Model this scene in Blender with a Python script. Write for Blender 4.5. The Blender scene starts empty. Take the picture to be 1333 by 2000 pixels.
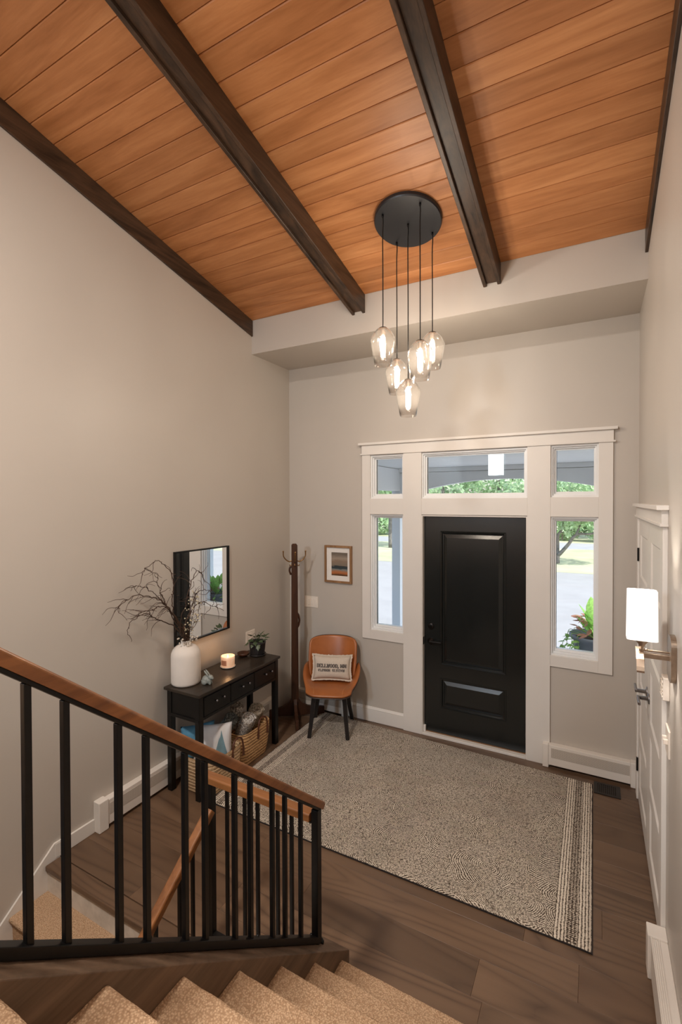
import bpy, bmesh, math, random
import numpy as np
from mathutils import Vector, Matrix, noise as mnoise

# ------------------------------------------------------------------ camera, world, sun, large lights, exposure
sc = bpy.context.scene
COL = sc.collection
W = 3.226                       # room width; left wall x=0, front wall y=0, entry floor z=0

cam = bpy.data.cameras.new('camera')
cam.sensor_fit = 'VERTICAL'; cam.sensor_height = 36.0
cam.lens = 916.9 / 2000 * 36.0
cam.shift_y = -0.00521
cam.clip_start = 0.02; cam.clip_end = 400
co = bpy.data.objects.new('camera', cam); COL.objects.link(co)
cF = Vector((-0.47515954, 0.87981265, -0.01237344)); cR = Vector((0.87989319, 0.47516297, -0.00284921)); cU = Vector((-0.00337263, 0.01224114, 0.99991939))
co.matrix_world = Matrix(((cR.x, cU.x, -cF.x, 2.92612), (cR.y, cU.y, -cF.y, -4.23787), (cR.z, cU.z, -cF.z, 2.19668), (0, 0, 0, 1)))
sc.camera = co

world = bpy.data.worlds.new('world'); sc.world = world
world.use_nodes = True
wn = world.node_tree.nodes; wl = world.node_tree.links
sky = wn.new('ShaderNodeTexSky'); sky.sky_type = 'NISHITA'; sky.sun_disc = False
sky.sun_elevation = math.radians(52); sky.sun_rotation = math.radians(115); sky.air_density = 1.0; sky.dust_density = 2.5
wl.new(sky.outputs[0], wn['Background'].inputs[0]); wn['Background'].inputs[1].default_value = 0.42

def light(name, kind, loc, energy, color, **kw):
    l = bpy.data.lights.new(name, kind); l.energy = energy; l.color = color
    for k, v in kw.items(): setattr(l, k, v)
    o = bpy.data.objects.new(name, l); o.location = loc; COL.objects.link(o)
    return o
sun = light('sun', 'SUN', (8, -6, 12), 5.3, (1.0, 0.95, 0.88), angle=0.01)
sun.rotation_euler = Vector((-0.62, 0.28, -0.75)).to_track_quat('-Z', 'Y').to_euler()
# daylight that enters the upper storey through its back window (behind the camera)
bw = light('upstairs_window_light', 'AREA', (0.82, -7.46, 3.18), 66, (0.74, 0.87, 1.0), shape='RECTANGLE', size=0.36, size_y=0.74)
bw.rotation_euler = (math.radians(90), 0, 0)
# added fill standing in for an unseen upper hall lamp (behind the camera)
hl = light('upstairs_hall_fill', 'AREA', (1.50, -4.65, 4.45), 146, (1.0, 0.91, 0.82), shape='DISK', size=0.45)

sc.view_settings.view_transform = 'Standard'; sc.view_settings.look = 'None'
sc.view_settings.exposure = 0.04; sc.view_settings.gamma = 1.0
sc.view_settings.use_curve_mapping = False
sc.cycles.use_denoising = True
sc.cycles.max_bounces = 10; sc.cycles.diffuse_bounces = 6; sc.cycles.glossy_bounces = 5
sc.cycles.transparent_max_bounces = 24; sc.cycles.transmission_bounces = 8
sc.cycles.caustics_reflective = False; sc.cycles.caustics_refractive = False
sc.cycles.sample_clamp_indirect = 6.0

random.seed(7); rng = np.random.default_rng(7)
PI = math.pi

# ------------------------------------------------------------------ materials
def srgb(r, g, b):
    f = lambda c: (c / 255 / 12.92) if c / 255 <= 0.04045 else ((c / 255 + 0.055) / 1.055) ** 2.4
    return (f(r), f(g), f(b), 1.0)

class NT:
    def __init__(s, name):
        s.m = bpy.data.materials.new(name); s.m.use_nodes = True
        s.n = s.m.node_tree.nodes; s.l = s.m.node_tree.links
        s.b = s.n['Principled BSDF']; s.out = s.n['Material Output']
    def add(s, t, **kw):
        x = s.n.new(t)
        for k, v in kw.items(): setattr(x, k, v)
        return x
    def set(s, k, v): s.b.inputs[k].default_value = v
    def link(s, a, b): s.l.new(a, b)
    def coord(s, scale=(1, 1, 1), rot=(0, 0, 0), rand=False):
        tc = s.add('ShaderNodeTexCoord'); mp = s.add('ShaderNodeMapping')
        mp.inputs['Scale'].default_value = scale; mp.inputs['Rotation'].default_value = rot
        s.link(tc.outputs['Object'], mp.inputs['Vector'])
        if rand:
            oi = s.add('ShaderNodeObjectInfo'); mu = s.add('ShaderNodeMath', operation='MULTIPLY'); mu.inputs[1].default_value = 37.0
            s.link(oi.outputs['Random'], mu.inputs[0]); s.link(mu.outputs[0], mp.inputs['Location'])
        return mp.outputs['Vector']
    def noise(s, vec, scale, detail=4, rough=0.55, dist=0.0):
        x = s.add('ShaderNodeTexNoise'); x.inputs['Scale'].default_value = scale; x.inputs['Detail'].default_value = detail
        x.inputs['Roughness'].default_value = rough; x.inputs['Distortion'].default_value = dist
        s.link(vec, x.inputs['Vector']); return x.outputs['Fac']
    def ramp(s, fac, stops):
        x = s.add('ShaderNodeValToRGB'); e = x.color_ramp.elements
        while len(e) < len(stops): e.new(0.5)
        for q, (p, c) in zip(e, stops): q.position = p; q.color = c
        s.link(fac, x.inputs['Fac']); return x.outputs['Color']
    def math(s, op, a, b=None):
        x = s.add('ShaderNodeMath', operation=op)
        for i, v in enumerate((a, b)):
            if v is None: continue
            if isinstance(v, (int, float)): x.inputs[i].default_value = v
            else: s.link(v, x.inputs[i])
        return x.outputs[0]
    def mix(s, fac, a, b, mode='MIX'):
        x = s.add('ShaderNodeMix', data_type='RGBA', blend_type=mode)
        for sock, v in ((x.inputs[0], fac), (x.inputs[6], a), (x.inputs[7], b)):
            if isinstance(v, (int, float)): sock.default_value = v
            elif isinstance(v, tuple): sock.default_value = v
            else: s.link(v, sock)
        return x.outputs[2]
    def bump(s, h, strength, dist=0.01):
        x = s.add('ShaderNodeBump'); x.inputs['Strength'].default_value = strength; x.inputs['Distance'].default_value = dist
        s.link(h, x.inputs['Height']); s.link(x.outputs[0], s.b.inputs['Normal'])
    def base(s, c):
        if isinstance(c, tuple): s.set('Base Color', c)
        else: s.link(c, s.b.inputs['Base Color'])

def mul(c, k): return (min(c[0] * k, 1), min(c[1] * k, 1), min(c[2] * k, 1), 1.0)

def plain(name, c, rough=0.5, metal=0.0, spec=0.5, nscale=30, var=0.08, bscale=0, bstr=0.1, coat=0.0):
    t = NT(name); v = t.coord()
    f = t.noise(v, nscale, 3)
    t.base(t.ramp(f, [(0.3, mul(c, 1 - var)), (0.7, mul(c, 1 + var))]))
    t.set('Roughness', rough); t.set('Metallic', metal); t.set('Specular IOR Level', spec); t.set('Coat Weight', coat)
    if bscale: t.bump(t.noise(v, bscale, 3), bstr, 0.004)
    return t.m

def wood(name, c0, c1, axis='x', grain=9.0, rough=0.45, rand=True, bstr=0.12, varobj=0.12, spec=0.4, fine=70.0, mid=None):
    t = NT(name)
    st = {'x': (0.09, 1, 1), 'y': (1, 0.09, 1), 'z': (1, 1, 0.09)}[axis]
    v = t.coord(scale=st, rand=rand)
    a = t.noise(v, grain, 6, 0.6, 1.6); b = t.noise(v, fine, 4, 0.6, 0.2)
    f = t.math('ADD', t.math('MULTIPLY', a, 0.72), t.math('MULTIPLY', b, 0.28))
    stops = [(0.32, c0), (0.66, c1)] if mid is None else [(0.30, c0), (0.5, mid), (0.68, c1)]
    col = t.ramp(f, stops)
    if rand and varobj:
        oi = t.add('ShaderNodeObjectInfo'); hs = t.add('ShaderNodeHueSaturation')
        t.link(t.math('ADD', t.math('MULTIPLY', oi.outputs['Random'], 2 * varobj), 1 - varobj), hs.inputs['Value'])
        t.link(col, hs.inputs['Color']); col = hs.outputs['Color']
    t.base(col); t.set('Roughness', rough); t.set('Specular IOR Level', spec)
    t.bump(f, bstr, 0.003)
    return t.m

def emissive(name, c, strength, through=False, k=1.0):
    t = NT(name); v = t.coord(); f = t.noise(v, 20, 2)
    e = t.add('ShaderNodeEmission'); e.inputs['Strength'].default_value = strength
    t.link(t.ramp(f, [(0.2, mul(c, 0.97)), (0.8, c)]), e.inputs['Color'])
    if through:
        tr = t.add('ShaderNodeBsdfTransparent'); ad = t.add('ShaderNodeAddShader')
        t.link(tr.outputs[0], ad.inputs[0]); t.link(e.outputs[0], ad.inputs[1]); t.link(ad.outputs[0], t.out.inputs['Surface'])
    else:
        t.link(e.outputs[0], t.out.inputs['Surface'])
    return t.m

def glass(name, tint=(1, 1, 1, 1), rough=0.0, k=1.0, ior=1.45, haze=0.0):
    t = NT(name)
    tr = t.add('ShaderNodeBsdfTransparent'); tr.inputs[0].default_value = tint
    gl = t.add('ShaderNodeBsdfGlossy'); gl.inputs['Roughness'].default_value = rough
    fr = t.add('ShaderNodeLayerWeight'); fr.inputs[0].default_value = 0.5
    f0 = ((ior - 1) / (ior + 1)) ** 2
    schlick = t.math('ADD', t.math('MULTIPLY', t.math('POWER', fr.outputs['Facing'], 4.5), 1 - f0), f0)
    f = t.noise(t.coord(), 3, 2)
    fac = t.math('MULTIPLY', schlick, t.math('ADD', t.math('MULTIPLY', f, 0.1 * k), 0.95 * k))
    mx = t.add('ShaderNodeMixShader'); t.link(fac, mx.inputs[0]); t.link(tr.outputs[0], mx.inputs[1]); t.link(gl.outputs[0], mx.inputs[2])
    last = mx
    if haze:
        tl = t.add('ShaderNodeBsdfTranslucent'); tl.inputs[0].default_value = (1, 0.95, 0.88, 1)
        m2 = t.add('ShaderNodeMixShader'); m2.inputs[0].default_value = haze
        t.link(mx.outputs[0], m2.inputs[1]); t.link(tl.outputs[0], m2.inputs[2]); last = m2
    t.link(last.outputs[0], t.out.inputs['Surface'])
    return t.m

MT = {}
MT['wall'] = plain('greige_wall_paint', (0.52, 0.478, 0.430, 1), 0.42, spec=0.45, nscale=1.2, var=0.02, bscale=260, bstr=0.03)
MT['trim'] = plain('white_trim_paint', (0.74, 0.71, 0.67, 1), 0.42, spec=0.4, nscale=3, var=0.02)
MT['vinyl'] = plain('white_window_vinyl', (0.82, 0.83, 0.83, 1), 0.35, nscale=3, var=0.02)
MT['heater'] = plain('white_enamel', (0.78, 0.74, 0.69, 1), 0.4, nscale=3, var=0.02)
MT['plank'] = wood('ceiling_fir', (0.30, 0.110, 0.034, 1), (0.58, 0.270, 0.110, 1), 'x', 5.0, 0.42, True, 0.06, 0.10, fine=45, mid=(0.445, 0.185, 0.067, 1))
MT['deck'] = plain('dark_roof_deck', (0.05, 0.025, 0.012, 1), 0.8)
MT['beam'] = wood('espresso_beam', (0.010, 0.0065, 0.0045, 1), (0.088, 0.049, 0.028, 1), 'y', 10, 0.42, True, 0.15, 0.1, fine=90)
def floor_oak():
    t = NT('grey_brown_oak'); v = t.coord(scale=(0.16, 1, 1), rand=True)
    big = t.noise(v, 3.2, 3, 0.5, 0.4); fine = t.noise(t.coord(scale=(0.05, 1, 1), rand=True), 130, 3, 0.6)
    fld = t.noise(v, 2.4, 1.5, 0.5, 0.3)
    line = t.math('POWER', t.math('ABSOLUTE', t.math('SINE', t.math('MULTIPLY', fld, 58.0))), 0.6)
    brk = t.noise(t.coord(scale=(0.10, 1, 1), rand=True), 26, 3, 0.6); zone = t.noise(v, 2.0, 2)
    lines = t.math('MULTIPLY', t.math('MULTIPLY', t.math('SUBTRACT', 1.0, line), t.math('MULTIPLY', brk, 1.7)), t.math('MULTIPLY', zone, 1.05))
    c = t.ramp(big, [(0.30, (0.112, 0.066, 0.039, 1)), (0.70, (0.178, 0.110, 0.067, 1))])
    c = t.mix(lines, c, (0.036, 0.019, 0.012, 1))
    c = t.mix(t.math('MULTIPLY', fine, 0.20), c, (0.060, 0.034, 0.022, 1))
    oi = t.add('ShaderNodeObjectInfo'); hs = t.add('ShaderNodeHueSaturation')
    t.link(t.math('ADD', t.math('MULTIPLY', oi.outputs['Random'], 0.30), 0.88), hs.inputs['Value']); t.link(c, hs.inputs['Color'])
    t.base(hs.outputs['Color']); t.set('Roughness', 0.36); t.set('Specular IOR Level', 0.5)
    t.bump(t.math('SUBTRACT', t.math('MULTIPLY', fine, 0.5), lines), 0.10, 0.002)
    return t.m
MT['floor'] = floor_oak()
MT['subfloor'] = plain('subfloor', (0.02, 0.014, 0.01, 1), 0.9)
MT['oakrail'] = wood('oak_handrail', (0.13, 0.045, 0.013, 1), (0.33, 0.135, 0.045, 1), 'y', 9, 0.30, True, 0.12, 0.08, spec=0.5)
MT['oakrail_x'] = wood('oak_guard_rail', (0.13, 0.045, 0.013, 1), (0.33, 0.135, 0.045, 1), 'x', 9, 0.30, True, 0.12, 0.08, spec=0.5)
MT['curb'] = wood('stained_curb', (0.070, 0.043, 0.026, 1), (0.215, 0.140, 0.092, 1), 'y', 7, 0.45, True, 0.12, 0.05)
MT['iron'] = plain('black_iron', (0.0042, 0.0038, 0.0038, 1), 0.40, spec=0.32, nscale=40, var=0.3)
MT['door'] = plain('black_door_paint', (0.010, 0.0115, 0.011, 1), 0.22, spec=0.55, nscale=8, var=0.1)
MT['hardware'] = plain('dark_bronze', (0.012, 0.010, 0.009, 1), 0.35, metal=0.6)
MT['steel'] = plain('brushed_steel_lever', (0.30, 0.29, 0.30, 1), 0.28, metal=1.0)
MT['nickel'] = plain('brushed_nickel', (0.42, 0.34, 0.27, 1), 0.34, metal=1.0, nscale=60)
MT['brass'] = plain('aged_brass', (0.30, 0.17, 0.07, 1), 0.30, metal=1.0)
MT['knob'] = plain('smoked_steel_knob', (0.25, 0.25, 0.27, 1), 0.2, metal=1.0)
MT['black'] = plain('black_table_lacquer', (0.0045, 0.0042, 0.004, 1), 0.33, spec=0.36, nscale=12, var=0.2)
MT['tabletop'] = wood('dark_tabletop', (0.016, 0.012, 0.009, 1), (0.040, 0.029, 0.020, 1), 'y', 8, 0.36, False, 0.08)
MT['walnut'] = wood('walnut_rack', (0.020, 0.008, 0.004, 1), (0.080, 0.030, 0.014, 1), 'z', 10, 0.40, False, 0.1)
MT['darkleg'] = plain('ebony_leg', (0.010, 0.007, 0.006, 1), 0.35)
MT['shellwood'] = plain('walnut_shell', (0.030, 0.012, 0.007, 1), 0.4)
MT['frame_oak'] = wood('picture_frame_oak', (0.19, 0.095, 0.04, 1), (0.34, 0.19, 0.09, 1), 'z', 12, 0.5, False, 0.1)
MT['mat_board'] = plain('white_mat', (0.78, 0.75, 0.71, 1), 0.8, nscale=60, var=0.02)
MT['plate'] = plain('switch_plate', (0.80, 0.73, 0.65, 1), 0.4, nscale=10, var=0.01)
MT['vase'] = plain('chalky_vase', (0.72, 0.66, 0.60, 1), 0.75, nscale=6, var=0.06, bscale=80, bstr=0.08)
MT['twig'] = plain('willow_bark', (0.060, 0.030, 0.017, 1), 0.7, nscale=60, var=0.3)
MT['berry'] = plain('cream_berry', (0.68, 0.60, 0.42, 1), 0.5)
MT['rabbit'] = plain('grey_green_ceramic', (0.24, 0.26, 0.24, 1), 0.45, nscale=50, var=0.15, bscale=120, bstr=0.2)
MT['saucer'] = plain('glass_saucer', (0.60, 0.55, 0.48, 1), 0.2)
MT['pot'] = plain('charcoal_pot', (0.018, 0.017, 0.018, 1), 0.35, nscale=25, var=0.3)
MT['soil'] = plain('soil', (0.02, 0.014, 0.01, 1), 0.95, nscale=90, var=0.4, bscale=120, bstr=0.5)
MT['leaf'] = plain('ivy_leaf', (0.055, 0.085, 0.040, 1), 0.42, nscale=18, var=0.35)
MT['mirror'] = NT('mirror_silver').m
_m = MT['mirror'].node_tree.nodes['Principled BSDF']; _m.inputs['Metallic'].default_value = 1; _m.inputs['Roughness'].default_value = 0.01; _m.inputs['Base Color'].default_value = (0.86, 0.87, 0.87, 1)
MT['pane'] = glass('window_glass', (0.97, 0.985, 0.98, 1))
MT['shade_glass'] = glass('smoked_clear_glass', (0.965, 0.950, 0.935, 1), 0.02, 1.8, 1.5, haze=0.007)
MT['bulb'] = emissive('lamp_bulb_glow', (1.0, 0.87, 0.70, 1), 3.0, through=True)
MT['filament'] = emissive('lamp_filament', (1.0, 0.85, 0.62, 1), 40.0)
MT['flame'] = emissive('candle_flame', (1.0, 0.62, 0.25, 1), 16.0)
MT['leather'] = plain('cognac_leather', (0.36, 0.115, 0.030, 1), 0.36, spec=0.5, nscale=7, var=0.14, bscale=160, bstr=0.05)
MT['stitch'] = plain('stitching', (0.45, 0.18, 0.06, 1), 0.5)
MT['linen'] = plain('natural_linen', (0.62, 0.54, 0.45, 1), 0.9, nscale=120, var=0.06, bscale=400, bstr=0.15)
MT['print'] = plain('charcoal_print', (0.13, 0.112, 0.10, 1), 0.9, nscale=200, var=0.25)
MT['strap'] = plain('brown_leather_strap', (0.085, 0.026, 0.010, 1), 0.45)
MT['vent'] = plain('dark_register', (0.018, 0.014, 0.012, 1), 0.4, metal=0.3)
MT['riser'] = plain('scuffed_white_riser', (0.62, 0.56, 0.49, 1), 0.6, nscale=14, var=0.14)
MT['threshold'] = wood('oak_threshold', (0.16, 0.08, 0.035, 1), (0.30, 0.17, 0.08, 1), 'x', 10, 0.4, False, 0.1)

def loop_carpet():
    t = NT('tan_loop_carpet'); v = t.coord()
    vo = t.add('ShaderNodeTexVoronoi', feature='F1'); vo.inputs['Scale'].default_value = 175; vo.inputs['Randomness'].default_value = 0.9
    t.link(v, vo.inputs['Vector'])
    d = vo.outputs['Distance']; n = t.noise(v, 95, 4, 0.7); n2 = t.noise(v, 7, 3)
    c = t.ramp(d, [(0.18, (0.78, 0.555, 0.365, 1)), (0.66, (0.42, 0.26, 0.15, 1))])  # pits between the loops darkened, their shade put into the colour
    c = t.mix(t.math('MULTIPLY', n, 0.34), c, (0.34, 0.21, 0.12, 1))
    c = t.mix(t.math('MULTIPLY', n2, 0.30), c, (0.58, 0.43, 0.30, 1))
    t.base(c); t.set('Roughness', 0.95); t.set('Specular IOR Level', 0.1)
    t.bump(t.math('ADD', t.math('MULTIPLY', d, -0.6), t.math('MULTIPLY', n, 1.3)), 0.9, 0.006)
    return t.m
MT['carpet'] = loop_carpet()

def rug_mat():
    t = NT('hooked_wool_rug')
    tc = t.add('ShaderNodeTexCoord'); sx = t.add('ShaderNodeSeparateXYZ'); t.link(tc.outputs['Object'], sx.inputs[0])
    v = tc.outputs['Object']
    wob = t.noise(v, 14, 3)
    warp = t.add('ShaderNodeTexNoise'); warp.inputs['Scale'].default_value = 2.6; warp.inputs['Detail'].default_value = 2; t.link(v, warp.inputs['Vector'])
    wv = t.add('ShaderNodeVectorMath', operation='MULTIPLY_ADD'); wv.inputs[1].default_value = (0.15, 0.15, 0.0); t.link(warp.outputs['Color'], wv.inputs[0]); t.link(v, wv.inputs[2])
    vo = t.add('ShaderNodeTexVoronoi', feature='F1', voronoi_dimensions='2D', distance='MINKOWSKI'); vo.inputs['Scale'].default_value = 2.9; vo.inputs['Randomness'].default_value = 0.80; vo.inputs['Exponent'].default_value = 1.55
    t.link(wv.outputs[0], vo.inputs['Vector'])
    ph = t.math('MULTIPLY', t.math('ADD', vo.outputs['Distance'], t.math('MULTIPLY', wob, 0.006)), 2 * PI * 35.0)
    rings = t.math('ADD', t.math('MULTIPLY', t.math('SINE', ph), 0.5), 0.5)
    patch = t.noise(v, 3.2, 2)
    rings = t.math('ADD', t.math('MULTIPLY', rings, t.math('ADD', t.math('MULTIPLY', patch, 1.1), 0.12)), t.math('MULTIPLY', t.math('SUBTRACT', 0.88, t.math('MULTIPLY', patch, 1.1)), 0.62))
    bx = t.math('ADD', sx.outputs['X'], t.math('MULTIPLY', wob, 0.006))
    stripes = t.math('ADD', t.math('MULTIPLY', t.math('SINE', t.math('MULTIPLY', bx, 2 * PI / 0.0155)), 0.5), 0.5)
    beads = t.math('ADD', t.math('MULTIPLY', t.math('SINE', t.math('MULTIPLY', sx.outputs['Y'], 2 * PI / 0.012)), 0.5), 0.5)
    xa = t.math('ABSOLUTE', t.math('SUBTRACT', sx.outputs['X'], 1.688))         # distance from the rug's middle
    border = t.math('GREATER_THAN', xa, 1.062)
    inner = t.math('MULTIPLY', t.math('GREATER_THAN', xa, 1.118), t.math('LESS_THAN', xa, 1.168))
    stripes = t.math('POWER', stripes, 0.38)
    sel = t.math('ADD', t.math('MULTIPLY', stripes, t.math('SUBTRACT', 1.0, inner)), t.math('MULTIPLY', t.math('ADD', t.math('MULTIPLY', t.math('MULTIPLY', stripes, beads), 0.8), 0.12), inner))
    h = t.math('ADD', t.math('MULTIPLY', rings, t.math('SUBTRACT', 1.0, border)), t.math('MULTIPLY', sel, border))
    knots = t.add('ShaderNodeTexVoronoi', feature='F1'); knots.inputs['Scale'].default_value = 120; t.link(v, knots.inputs['Vector'])
    kn = knots.outputs['Distance']; fz = t.noise(v, 150, 3, 0.7)
    hh = t.math('SUBTRACT', t.math('ADD', t.math('MULTIPLY', h, 0.60), t.math('MULTIPLY', fz, 0.85)), t.math('MULTIPLY', kn, 0.50))
    c = t.ramp(hh, [(0.24, (0.050, 0.038, 0.030, 1)), (0.41, (0.20, 0.16, 0.125, 1)), (0.52, (0.50, 0.44, 0.37, 1)), (0.74, (0.77, 0.70, 0.60, 1))])
    t.base(c); t.set('Roughness', 0.95); t.set('Specular IOR Level', 0.1); t.bump(hh, 0.8, 0.008)
    return t.m
MT['rug'] = rug_mat()
MT['rug_edge'] = plain('dark_rug_binding', (0.022, 0.018, 0.018, 1), 0.95, nscale=150, var=0.4, bscale=200, bstr=0.5)

def weave(name, c0, c1, scale=70):
    t = NT(name); v = t.coord()
    wv = t.add('ShaderNodeTexWave', wave_type='BANDS', bands_direction='Z'); wv.inputs['Scale'].default_value = scale / 6.0
    wv.inputs['Distortion'].default_value = 2.2; wv.inputs['Detail'].default_value = 3; wv.inputs['Detail Scale'].default_value = 5
    t.link(v, wv.inputs['Vector']); n = t.noise(v, 55, 3)
    f = t.math('ADD', t.math('MULTIPLY', wv.outputs['Fac'], 0.6), t.math('MULTIPLY', n, 0.4))
    t.base(t.ramp(f, [(0.22, c0), (0.62, c1)])); t.set('Roughness', 0.8); t.bump(f, 0.7, 0.006)
    return t.m
MT['basket'] = weave('seagrass_weave', (0.24, 0.120, 0.045, 1), (0.62, 0.38, 0.18, 1))
MT['basket_pale'] = weave('pale_seagrass_weave', (0.30, 0.18, 0.085, 1), (0.64, 0.46, 0.28, 1))
def knit(name, c0, c1, sc_=38):
    t = NT(name); v = t.coord()
    vo = t.add('ShaderNodeTexVoronoi', feature='F1'); vo.inputs['Scale'].default_value = sc_; t.link(v, vo.inputs['Vector'])
    n = t.noise(v, 90, 3); f = t.math('ADD', t.math('MULTIPLY', vo.outputs['Distance'], 0.8), t.math('MULTIPLY', n, 0.3))
    t.base(t.ramp(f, [(0.25, c1), (0.75, c0)])); t.set('Roughness', 0.95); t.bump(t.math('MULTIPLY', f, -1.0), 1.0, 0.012)
    return t.m
MT['knit_dark'] = knit('slate_knit', (0.07, 0.077, 0.074, 1), (0.32, 0.34, 0.32, 1), 80)
MT['knit_brown'] = knit('taupe_popcorn_knit', (0.17, 0.14, 0.115, 1), (0.78, 0.70, 0.61, 1), 60)
MT['knit_white'] = knit('marled_white_knit', (0.34, 0.31, 0.29, 1), (0.92, 0.88, 0.83, 1), 85)
MT['knit_tan'] = knit('tan_sherpa', (0.22, 0.18, 0.135, 1), (0.66, 0.57, 0.46, 1), 95)
MT['blue_cloth'] = plain('teal_blue_cotton', (0.075, 0.22, 0.34, 1), 0.85, nscale=20, var=0.2)
MT['grey_blue_cloth'] = plain('grey_blue_print', (0.16, 0.27, 0.32, 1), 0.85, nscale=20, var=0.1)
MT['white_cloth'] = plain('white_cotton', (0.66, 0.66, 0.67, 1), 0.88, nscale=12, var=0.04)

def art_mat():
    t = NT('seascape_print'); tc = t.add('ShaderNodeTexCoord'); sx = t.add('ShaderNodeSeparateXYZ'); t.link(tc.outputs['Object'], sx.inputs[0])
    mp = t.add('ShaderNodeMapping'); mp.inputs['Scale'].default_value = (0.35, 1, 1.6); t.link(tc.outputs['Object'], mp.inputs['Vector'])
    n = t.noise(mp.outputs[0], 22, 5, 0.65, 0.6)
    f = t.math('ADD', t.math('MULTIPLY', t.math('SUBTRACT', sx.outputs['Z'], 1.424), 1 / 0.242), t.math('MULTIPLY', t.math('SUBTRACT', n, 0.5), 0.30))
    c = t.ramp(f, [(0.04, (0.10, 0.045, 0.015, 1)), (0.12, (0.42, 0.13, 0.035, 1)), (0.20, (0.34, 0.16, 0.08, 1)), (0.26, (0.18, 0.20, 0.19, 1)), (0.32, (0.030, 0.045, 0.050, 1)),
                   (0.42, (0.020, 0.030, 0.036, 1)), (0.46, (0.20, 0.16, 0.12, 1)), (0.62, (0.24, 0.17, 0.12, 1)), (0.74, (0.33, 0.27, 0.21, 1)), (0.90, (0.16, 0.13, 0.10, 1))])
    t.base(c); t.set('Roughness', 0.5)
    return t.m
MT['art'] = art_mat()

def grille_mat():
    t = NT('perforated_grille'); v = t.coord(rot=(0.785, 0.785, 0.785))
    ch = t.add('ShaderNodeTexVoronoi', feature='F1'); ch.inputs['Scale'].default_value = 190; ch.inputs['Randomness'].default_value = 0.1
    t.link(t.coord(), ch.inputs['Vector'])
    t.base(t.ramp(ch.outputs['Distance'], [(0.25, (0.22, 0.19, 0.16, 1)), (0.42, (0.66, 0.61, 0.55, 1))])); t.set('Roughness', 0.5)
    return t.m
MT['grille'] = grille_mat()

def candle_mat():
    t = NT('glowing_candle_jar'); v = t.coord(); f = t.noise(v, 25, 3)
    t.base(t.ramp(f, [(0.3, (0.78, 0.50, 0.34, 1)), (0.7, (0.85, 0.66, 0.52, 1))])); t.set('Roughness', 0.25)
    t.set('Emission Color', (1.0, 0.55, 0.30, 1)); t.set('Emission Strength', 0.30)
    return t.m
MT['candle'] = candle_mat()
def lampshade_mat():
    t = NT('white_lamp_shade'); v = t.coord(); f = t.noise(v, 300, 2)
    t.base(t.ramp(f, [(0.3, (0.86, 0.84, 0.82, 1)), (0.7, (0.9, 0.88, 0.86, 1))])); t.set('Roughness', 0.9)
    t.set('Emission Color', (1.0, 0.95, 0.92, 1)); t.set('Emission Strength', 0.80)
    return t.m
MT['lampshade'] = lampshade_mat()
# outdoors
MT['concrete'] = plain('pale_concrete', (0.315, 0.315, 0.315, 1), 0.9, nscale=1.5, var=0.06, bscale=60, bstr=0.1)
MT['lawn'] = plain('dry_lawn', (0.44, 0.45, 0.29, 1), 0.95, nscale=0.35, var=0.30, bscale=40, bstr=0.4)
MT['asphalt'] = plain('road_asphalt', (0.33, 0.34, 0.36, 1), 0.9, nscale=3, var=0.06)
def leafy(name, c, nscale, var, k=0.4):
    t = NT(name); f = t.noise(t.coord(), nscale, 3); col = t.ramp(f, [(0.3, mul(c, 1 - var)), (0.7, mul(c, 1 + var))])
    t.base(col); t.set('Roughness', 0.5)
    tl = t.add('ShaderNodeBsdfTranslucent'); t.link(col, tl.inputs[0]); mx = t.add('ShaderNodeMixShader'); mx.inputs[0].default_value = k
    t.link(t.b.outputs[0], mx.inputs[1]); t.link(tl.outputs[0], mx.inputs[2]); t.link(mx.outputs[0], t.out.inputs['Surface'])
    return t.m
MT['foliage'] = leafy('tree_foliage', (0.44, 0.60, 0.36, 1), 2.5, 0.4)  # tree and hedge leaves paler than real: overexposed daylight put into the colour
MT['foliage2'] = leafy('hedge_foliage', (0.46, 0.62, 0.38, 1), 2.0, 0.35)
MT['bark'] = plain('tree_bark', (0.16, 0.15, 0.14, 1), 0.9, nscale=9, var=0.4, bscale=20, bstr=0.6)
MT['porch_grey'] = plain('porch_grey_paint', (0.84, 0.86, 0.87, 1), 0.6, nscale=2, var=0.03)
MT['porch_wood'] = wood('porch_soffit_wood', (0.35, 0.22, 0.12, 1), (0.55, 0.39, 0.25, 1), 'x', 5, 0.6, False, 0.1)
MT['planter'] = plain('slate_planter', (0.14, 0.165, 0.21, 1), 0.45, nscale=8, var=0.12)
MT['canna'] = leafy('bright_leaf', (0.34, 0.62, 0.16, 1), 14, 0.3)
MT['coleus'] = leafy('bronze_pink_leaf', (0.56, 0.27, 0.21, 1), 25, 0.45)
MT['vine'] = leafy('lime_vine_leaf', (0.38, 0.64, 0.18, 1), 20, 0.3)

# ------------------------------------------------------------------ object helpers
def _wm(p):
    return Matrix.Translation(p.location) @ p.rotation_euler.to_matrix().to_4x4()
def link(name, me, mat, parent=None, smooth=False, angle=None):
    o = bpy.data.objects.new(name, me); COL.objects.link(o)
    if mat is not None:
        me.materials.clear(); me.materials.append(MT[mat] if isinstance(mat, str) else mat)
    if smooth:
        for p in me.polygons: p.use_smooth = True
    if parent is not None:
        o.parent = parent
        m = _wm(parent) if parent.type == 'EMPTY' else Matrix.Identity(4)
        o.matrix_parent_inverse = m.inverted()
    return o
def pydata(name, vs, fs, mat, parent=None, smooth=False):
    me = bpy.data.meshes.new(name); me.from_pydata([tuple(v) for v in vs], [], [tuple(f) for f in fs]); me.update()
    return link(name, me, mat, parent, smooth)
def frombm(name, bm, mat, parent=None, smooth=False):
    me = bpy.data.meshes.new(name); bm.normal_update(); bm.to_mesh(me); bm.free()
    return link(name, me, mat, parent, smooth)
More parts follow.
